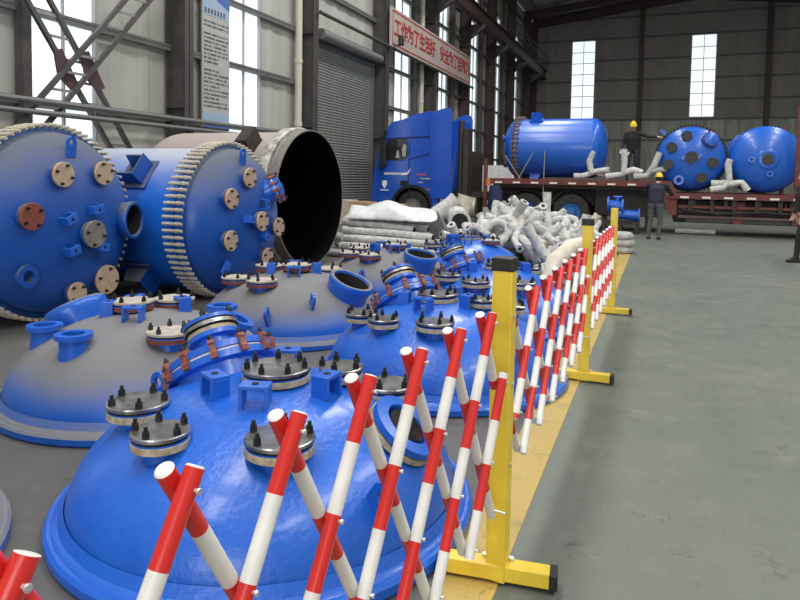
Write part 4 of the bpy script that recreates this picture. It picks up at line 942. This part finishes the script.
put('outlet_cover', m_disc(.15, .52, .60, M['stud_dark'], 'outlet_cover'), vc)
for x, y in ((.02, -.42), (.42, .06)): nozzle(vc, TR(x, y, zsurf(math.hypot(x, y), .98, .12, .43)), .05, .085, .07, 'open')
sm_ = MESH[('stud', 'stud_dark')]
for k in range(56): put('stud', sm_, vc, RZ(2 * PI * k / 56) @ TR(1.0, 0, -1.43))
lug(vc, TR(-.78, -.60, -.2) @ RZ(.65 + PI / 2) @ RY(-PI / 2 * 0))
# tie down straps of the lying cargo vessel
for i, (p, q) in enumerate((((-4.45, TY + .1, 2.2), (-3.95, TY - .02, 1.50)), ((-3.6, TY + .12, 2.3), (-4.0, TY - .02, 1.50)), ((-3.25, TY + .12, 2.35), (-3.25, TY - .02, 1.05)))):
    mb = MB(); mb.tube([p, q], .018, 6); tag(mb.build('tie_strap', M['chain']), 'thin grey tie down strap on the lying cargo vessel, %s' % ['at its front end', 'slanting back from the ring', 'hanging straight'][i], 'strap', 'tie down straps')
# wrapped pipes on the trailer deck
def prop_pipe(label, pts_list, loc, wrapm='wrap', r=.085):
    mb = MB(); rnd = random.Random(len(label) * 3)
    for p in pts_list: q = resample(p, .1); mb.tube(q, lumpy(q, r, rnd, .08), 12)
    o = mb.build('wrapped_pipe', M[wrapm]); o.location = loc; return tag(o, label, 'pipe', 'wrapped pipes on the trailer')
UP = 1.503
prop_pipe('branched wrapped pipe standing at the vessel end on the upper deck', [[(-.55, 0, .10), (-.25, 0, .12), (.1, .05, .26), (.45, 0, .3)], [(-.05, 0, .2), (-.12, 0, .55), (-.02, 0, .85)], [(.1, .1, .22), (.5, .15, .1)]], (-1.85, TY + .3, UP))
prop_pipe('branched wrapped pipe in front of the worker on the upper deck', [[(-.5, 0, .10), (-.1, 0, .16), (.25, .05, .32), (.5, 0, .22)], [(0, 0, .2), (.0, 0, .6), (-.02, 0, .9)], [(.25, 0, .3), (.42, .1, .1)]], (-.98, TY + .22, UP))
prop_pipe('bent wrapped pipe right of the worker on the upper deck', [[(-.35, 0, .10), (0, 0, .14), (.2, 0, .45), (.32, .05, .8)], [(.1, 0, .28), (.5, .1, .34)]], (-.36, TY + .2, UP), 'wrap_grey')
prop_pipe('three legged wrapped pipe between the round vessels on the lower deck', [[(-.42, 0, .10), (-.1, 0, .16), (.05, .05, .35), (0, .05, .8), (.05, .05, .95)], [(.0, .05, .25), (.35, 0, .32), (.5, 0, .1)], [(-.4, .1, .28), (.0, .1, .3)]], (1.72, TY + .12, 1.18))
prop_pipe('white wrapped pipe lying under the lower deck', [[(-.5, 0, .09), (.55, .1, .09)]], (.95, TY + .55, 0))  # white bar added in place of the bright ground strip below the trailer
# blue valve parts on a pallet under the step
vp = thing('blue_valve_set', 'bright blue valve fittings strapped under the trailer step', 'valve', (-1.0, TY - .25, 0))
mb = MB(); mb.cyl((-.35, 0, .80), (.05, 0, .74), .15, 16); mb.cyl((-.37, 0, .80), (-.32, 0, .80), .24, 16); mb.cyl((.02, 0, .74), (.07, 0, .74), .24, 16); mb.build('valve_body', M['blue'], vp)
mb = MB(); mb.cyl((-.15, 0, .55), (.5, -.02, .50), .14, 16); mb.cyl((.46, 0, .50), (.51, 0, .50), .22, 16); mb.cyl((-.2, 0, .55), (-.15, 0, .55), .22, 16); mb.build('lower_valve_body', M['blue'], vp)
mb = MB(); mb.cyl((-.12, 0, .85), (-.10, 0, 1.02), .06, 12); mb.cyl((-.22, 0, 1.03), (.02, 0, 1.03), .03, 10); mb.build('valve_stem', M['blue'], vp)
mb = MB(); mb.box((0, .05, .30), (1.0, .5, .10)); 
for x in (-.45, 0, .45): mb.box((x, .05, .125), (.1, .5, .25))
mb.build('support_crate', M['chassis'], vp)
mb = MB(); mb.tube([(0, -.24, 0), (.02, -.10, .05), (0, 0, .4), (-.03, .02, .62)], [.20, .23, .21, .15], 14)
o = mb.build('navy_shape', M['navy']); o.location = (-4.62, TY - .35, .66); tag(o, 'unidentified navy shape at the front corner of the trailer', 'cloth')  # navy shape of unknown nature, given the form of a soft bundle
MB().box((0, 0, 0), (.3, .3, .44)).build('crate', M['chassis'], o, .01).location = (0, -.05, -.44)
# pale stacked panels behind the truck
ws = thing('panel_rack', 'white panels stacked upright behind the truck cab', 'panel', (-6.0, 25.2, 0))
for k in range(3): MB().box((.0 + k * .02, k * .09, 1.0), (1.3, .05, 2.0)).build('panel', M['white'], ws)
for x in (-.6, .6): MB().box((x, .12, .04), (.1, .5, .08)).build('skid', M['wood'], ws)

# ------------------------------------------------------------------ people: tapered limbs fused into one surface
def capsule(mb, p, q, r0, r1, sx=1.0, sy=1.0, n=14):
    p = Vector(p); q = Vector(q); d = q - p; l = max(d.length, 1e-4)
    T = TR(*p) @ d.to_track_quat('Z', 'Y').to_matrix().to_4x4()
    prof = [(r0 * math.cos(t), r0 * math.sin(t)) for t in [-PI / 2 + PI / 2 * k / 4 for k in range(5)]] + [(r1 * math.cos(t), l + r1 * math.sin(t)) for t in [PI / 2 * k / 4 for k in range(5)]]
    prof = [(max(0, r), z) for r, z in prof]; prof[0] = (0, -r0); prof[-1] = (0, l + r1)
    mb.lathe(prof, n, 0, T)
def ellipsoid(mb, c, r, T=None):
    t = TR(*c) @ Matrix.Diagonal((*r, 1)); mb.lathe([(0, -1)] + [(math.cos(a), math.sin(a)) for a in [-PI / 2 + PI * k / 10 for k in range(1, 10)]] + [(0, 1)], 16, 0, (T @ t) if T else t)
def hand(mb, wrist, d, side):
    """palm with five bent fingers; d: direction of the hand, side: thumb direction"""
    w = Vector(wrist); d = Vector(d).normalized(); s = Vector(side); s = (s - d * s.dot(d)).normalized(); nrm = d.cross(s)
    for k in (-1, 0, 1): capsule(mb, w + s * .024 * k, w + d * .085 + s * .028 * k, .018, .019)
    for i, (o, l) in enumerate(((.034, .066), (.012, .076), (-.011, .070), (-.033, .054))):
        b = w + d * .085 + s * o; m_ = b + (d * .8 + nrm * .35) * l * .55; e = m_ + (d * .45 + nrm * .8) * l * .5
        capsule(mb, b, m_, .0105, .0098); capsule(mb, m_, e, .0098, .008)
    b = w + d * .025 + s * .03; m_ = b + (d * .5 + s * .75) * .045; capsule(mb, b, m_, .013, .0115); capsule(mb, m_, m_ + (d * .85 + s * .2 + nrm * .2) * .035, .0112, .009)
def person(label, loc, rz, J, colors, head_yaw=0.0, head_pitch=0.0, helmet=True, gloves=False, shoes='shoe', scale=1.0):
    """J: joints in local metres (x right of figure, -y is where it faces)"""
    P = thing('person', label, 'person', loc, (0, 0, rz)); P.scale = (scale,) * 3
    mb = MB(); V = {k: Vector(v) for k, v in J.items()}
    pel, chest, neck, hd = V['pelvis'], V['chest'], V['neck'], V['head']
    ax = Vector((1, 0, 0))
    for k in (-1, 1):
        capsule(mb, pel + ax * .07 * k, pel + ax * .085 * k + Vector((0, .01, -.08)), .115, .105)
        capsule(mb, pel + ax * .07 * k, chest + ax * .085 * k, .115, .125); capsule(mb, chest + ax * .085 * k, neck + ax * .10 * k + Vector((0, 0, -.07)), .122, .085)
    capsule(mb, pel, chest, .13, .14); capsule(mb, chest, neck, .13, .065); capsule(mb, neck + Vector((0, 0, -.03)), hd, .058, .055)
    for s in 'LR':
        sh_, el, wr_ = V['sh' + s], V['el' + s], V['wr' + s]
        capsule(mb, sh_, el, .068, .052); capsule(mb, el, wr_, .052, .036)
        hand(mb, wr_, (wr_ - el), Vector((1 if s == 'L' else -1, -.5, 0)) * (-1 if s == 'L' else 1) * -1)
        hp, kn, an = V['hip' + s], V['kn' + s], V['an' + s]
        capsule(mb, hp, kn, .098, .068); capsule(mb, kn, an, .066, .048)
        f = Vector(J.get('foot' + s, (0, -1, 0))); f.z = 0; f.normalize()
        capsule(mb, an + Vector((0, 0, -.045)) - f * .045, an + f * .15 + Vector((0, 0, -.055)), .045, .036); capsule(mb, an + f * .02, an + f * .12 + Vector((0, 0, -.05)), .045, .035)
    HT = TR(*hd) @ RZ(head_yaw) @ RX(head_pitch)
    ellipsoid(mb, (0, 0, .085), (.074, .094, .118), HT); ellipsoid(mb, (0, -.04, .02), (.052, .048, .05), HT)
    capsule(mb, HT @ Vector((0, -.088, .095)), HT @ Vector((0, -.108, .062)), .010, .015)
    for s in (-1, 1): capsule(mb, HT @ Vector((s * .074, .008, .06)), HT @ Vector((s * .078, .012, .095)), .011, .015)
    me0 = mb.mesh('body', M['skin']); tmp = put('body_tmp', me0)
    rm = tmp.modifiers.new('fuse', 'REMESH'); rm.mode = 'VOXEL'; rm.voxel_size = .0095; rm.use_smooth_shade = True
    sm2 = tmp.modifiers.new('soft', 'SMOOTH'); sm2.factor = .5; sm2.iterations = 2
    bpy.context.view_layer.update()
    me = bpy.data.meshes.new_from_object(tmp.evaluated_get(bpy.context.evaluated_depsgraph_get())); bpy.data.objects.remove(tmp)
    me.name = 'body'; me.materials.clear()
    names = ['skin', colors[0], colors[1], shoes, 'glove']
    for q in names: me.materials.append(M[q])
    waist = pel.z - .02; anz = min(V['anL'].z, V['anR'].z)
    for pl in me.polygons:
        c = pl.center; pl.use_smooth = True; i = 1
        dw = min((c - V['wrL']).dot((V['wrL'] - V['elL']).normalized()) if (c - V['wrL']).length < .25 else -1, 9); dw2 = (c - V['wrR']).dot((V['wrR'] - V['elR']).normalized()) if (c - V['wrR']).length < .25 else -1
        nearL = (c - V['wrL']).length < .23 and dw > -.01; nearR = (c - V['wrR']).length < .23 and dw2 > -.01
        legd = min([(c - V[k]).length for k in ('knL', 'knR', 'anL', 'anR', 'hipL', 'hipR')]); armd = min([(c - V[k]).length for k in ('elL', 'elR', 'wrL', 'wrR')])
        if (c - (hd + Vector((0, 0, .09)))).length < .155 or (c.z > neck.z + .02 and (c - neck).length < .12): i = 0
        elif (nearL or nearR) : i = 4 if gloves else 0
        elif c.z < waist and legd < armd + .12: i = 2
        for k in ('anL', 'anR'):
            if c.z < V[k].z - .012 and (c - V[k]).length < .26: i = 3
        pl.material_index = i
    body = put('body', me, P)
    HM = HT
    if helmet:
        h = MB(); prof = [(1.13 * math.cos(t), 1.12 * math.sin(t)) for t in [PI / 2 * k / 8 for k in range(9)]]; prof[-1] = (0, 1.12)
        h.lathe([(1.22, -.08), (1.25, -.05)] + prof, 24, 0, TR(0, -.008, .108) @ Matrix.Diagonal((.086, .108, .118, 1)))
        h.prism([(-.07, -.11), (.07, -.11), (.055, -.155), (-.055, -.155)], 2, .098, .108); h.box((0, 0, .236), (.022, .16, .012))
        put('helmet', h.mesh('helmet', M['helmet']), P, HM)
    else:
        h = MB(); ellipsoid(h, (0, .014, .108), (.082, .096, .112)); put('hair', h.mesh('hair', M['hair']), P, HM)
    if helmet:
        h = MB(); ellipsoid(h, (0, .022, .082), (.078, .086, .09)); put('hair', h.mesh('hair', M['hair']), P, HM)
    e = MB()
    for s in (-1, 1): ellipsoid(e, (s * .03, -.083, .092), (.012, .008, .007))
    put('eyes', e.mesh('eyes', M['hair']), P, HM)
    e = MB(); ellipsoid(e, (0, -.088, .03), (.022, .007, .006)); put('mouth', e.mesh('mouth', M['lip']), P, HM)
    return P
STAND = dict(pelvis=(0, 0, .95), chest=(0, 0, 1.26), neck=(0, 0, 1.46), head=(0, -.02, 1.53), shL=(.185, 0, 1.40), shR=(-.185, 0, 1.40), elL=(.23, .02, 1.12), elR=(-.23, .02, 1.12), wrL=(.24, -.06, .88), wrR=(-.24, -.06, .88),
             hipL=(.095, 0, .90), hipR=(-.095, 0, .90), knL=(.11, -.02, .49), knR=(-.11, -.02, .49), anL=(.12, .02, .085), anR=(-.12, .02, .085))
# worker on the upper deck, facing the camera, one arm stretched to the round vessel
A = dict(STAND, chest=(-.01, -.05, 1.25), neck=(0, -.08, 1.44), head=(.0, -.12, 1.51), shL=(.19, -.06, 1.38), shR=(-.19, -.06, 1.38), elL=(.44, -.10, 1.28), wrL=(.68, -.10, 1.27), elR=(-.27, -.05, 1.10), wrR=(-.30, -.16, .88), knR=(-.12, -.10, .50), anR=(-.14, -.02, .085))
person('person in dark workwear and yellow helmet standing on the trailer, arm stretched out', (-.78, TY + .78, UP), -.05, A, ('jacket', 'trousers_dark'), .1, .25, True, True)
# worker on the ground seen from behind, leaning to the deck
B = dict(STAND, chest=(0, -.10, 1.25), neck=(0, -.20, 1.43), head=(-.02, -.26, 1.49), shL=(.20, -.16, 1.38), shR=(-.20, -.16, 1.38), elL=(.34, -.34, 1.18), wrL=(.30, -.58, 1.16), elR=(-.32, -.36, 1.16), wrR=(-.26, -.58, 1.15), knL=(.12, -.03, .49), anL=(.15, .03, .085), anR=(-.10, .03, .085))
person('person in navy jacket and grey trousers seen from behind at the trailer step', (-.08, 18.15, 0), PI - .15, B, ('jacket_navy', 'trousers'), .25, .15, True, False)
# person cut by the right edge, walking left
Cc = dict(STAND, elL=(.22, .10, 1.12), wrL=(.23, -.02, .90), elR=(-.22, .02, 1.12), wrR=(-.23, -.06, .90), knL=(.10, -.10, .49), anL=(.10, -.14, .085), knR=(-.10, .06, .48), anR=(-.11, .16, .09))
person('person in black clothes and dark trainers walking in at the right edge', (2.56, 14.45, 0), -PI / 2 + .25, Cc, ('jacket', 'jacket'), .1, .0, False, False, 'shoe')
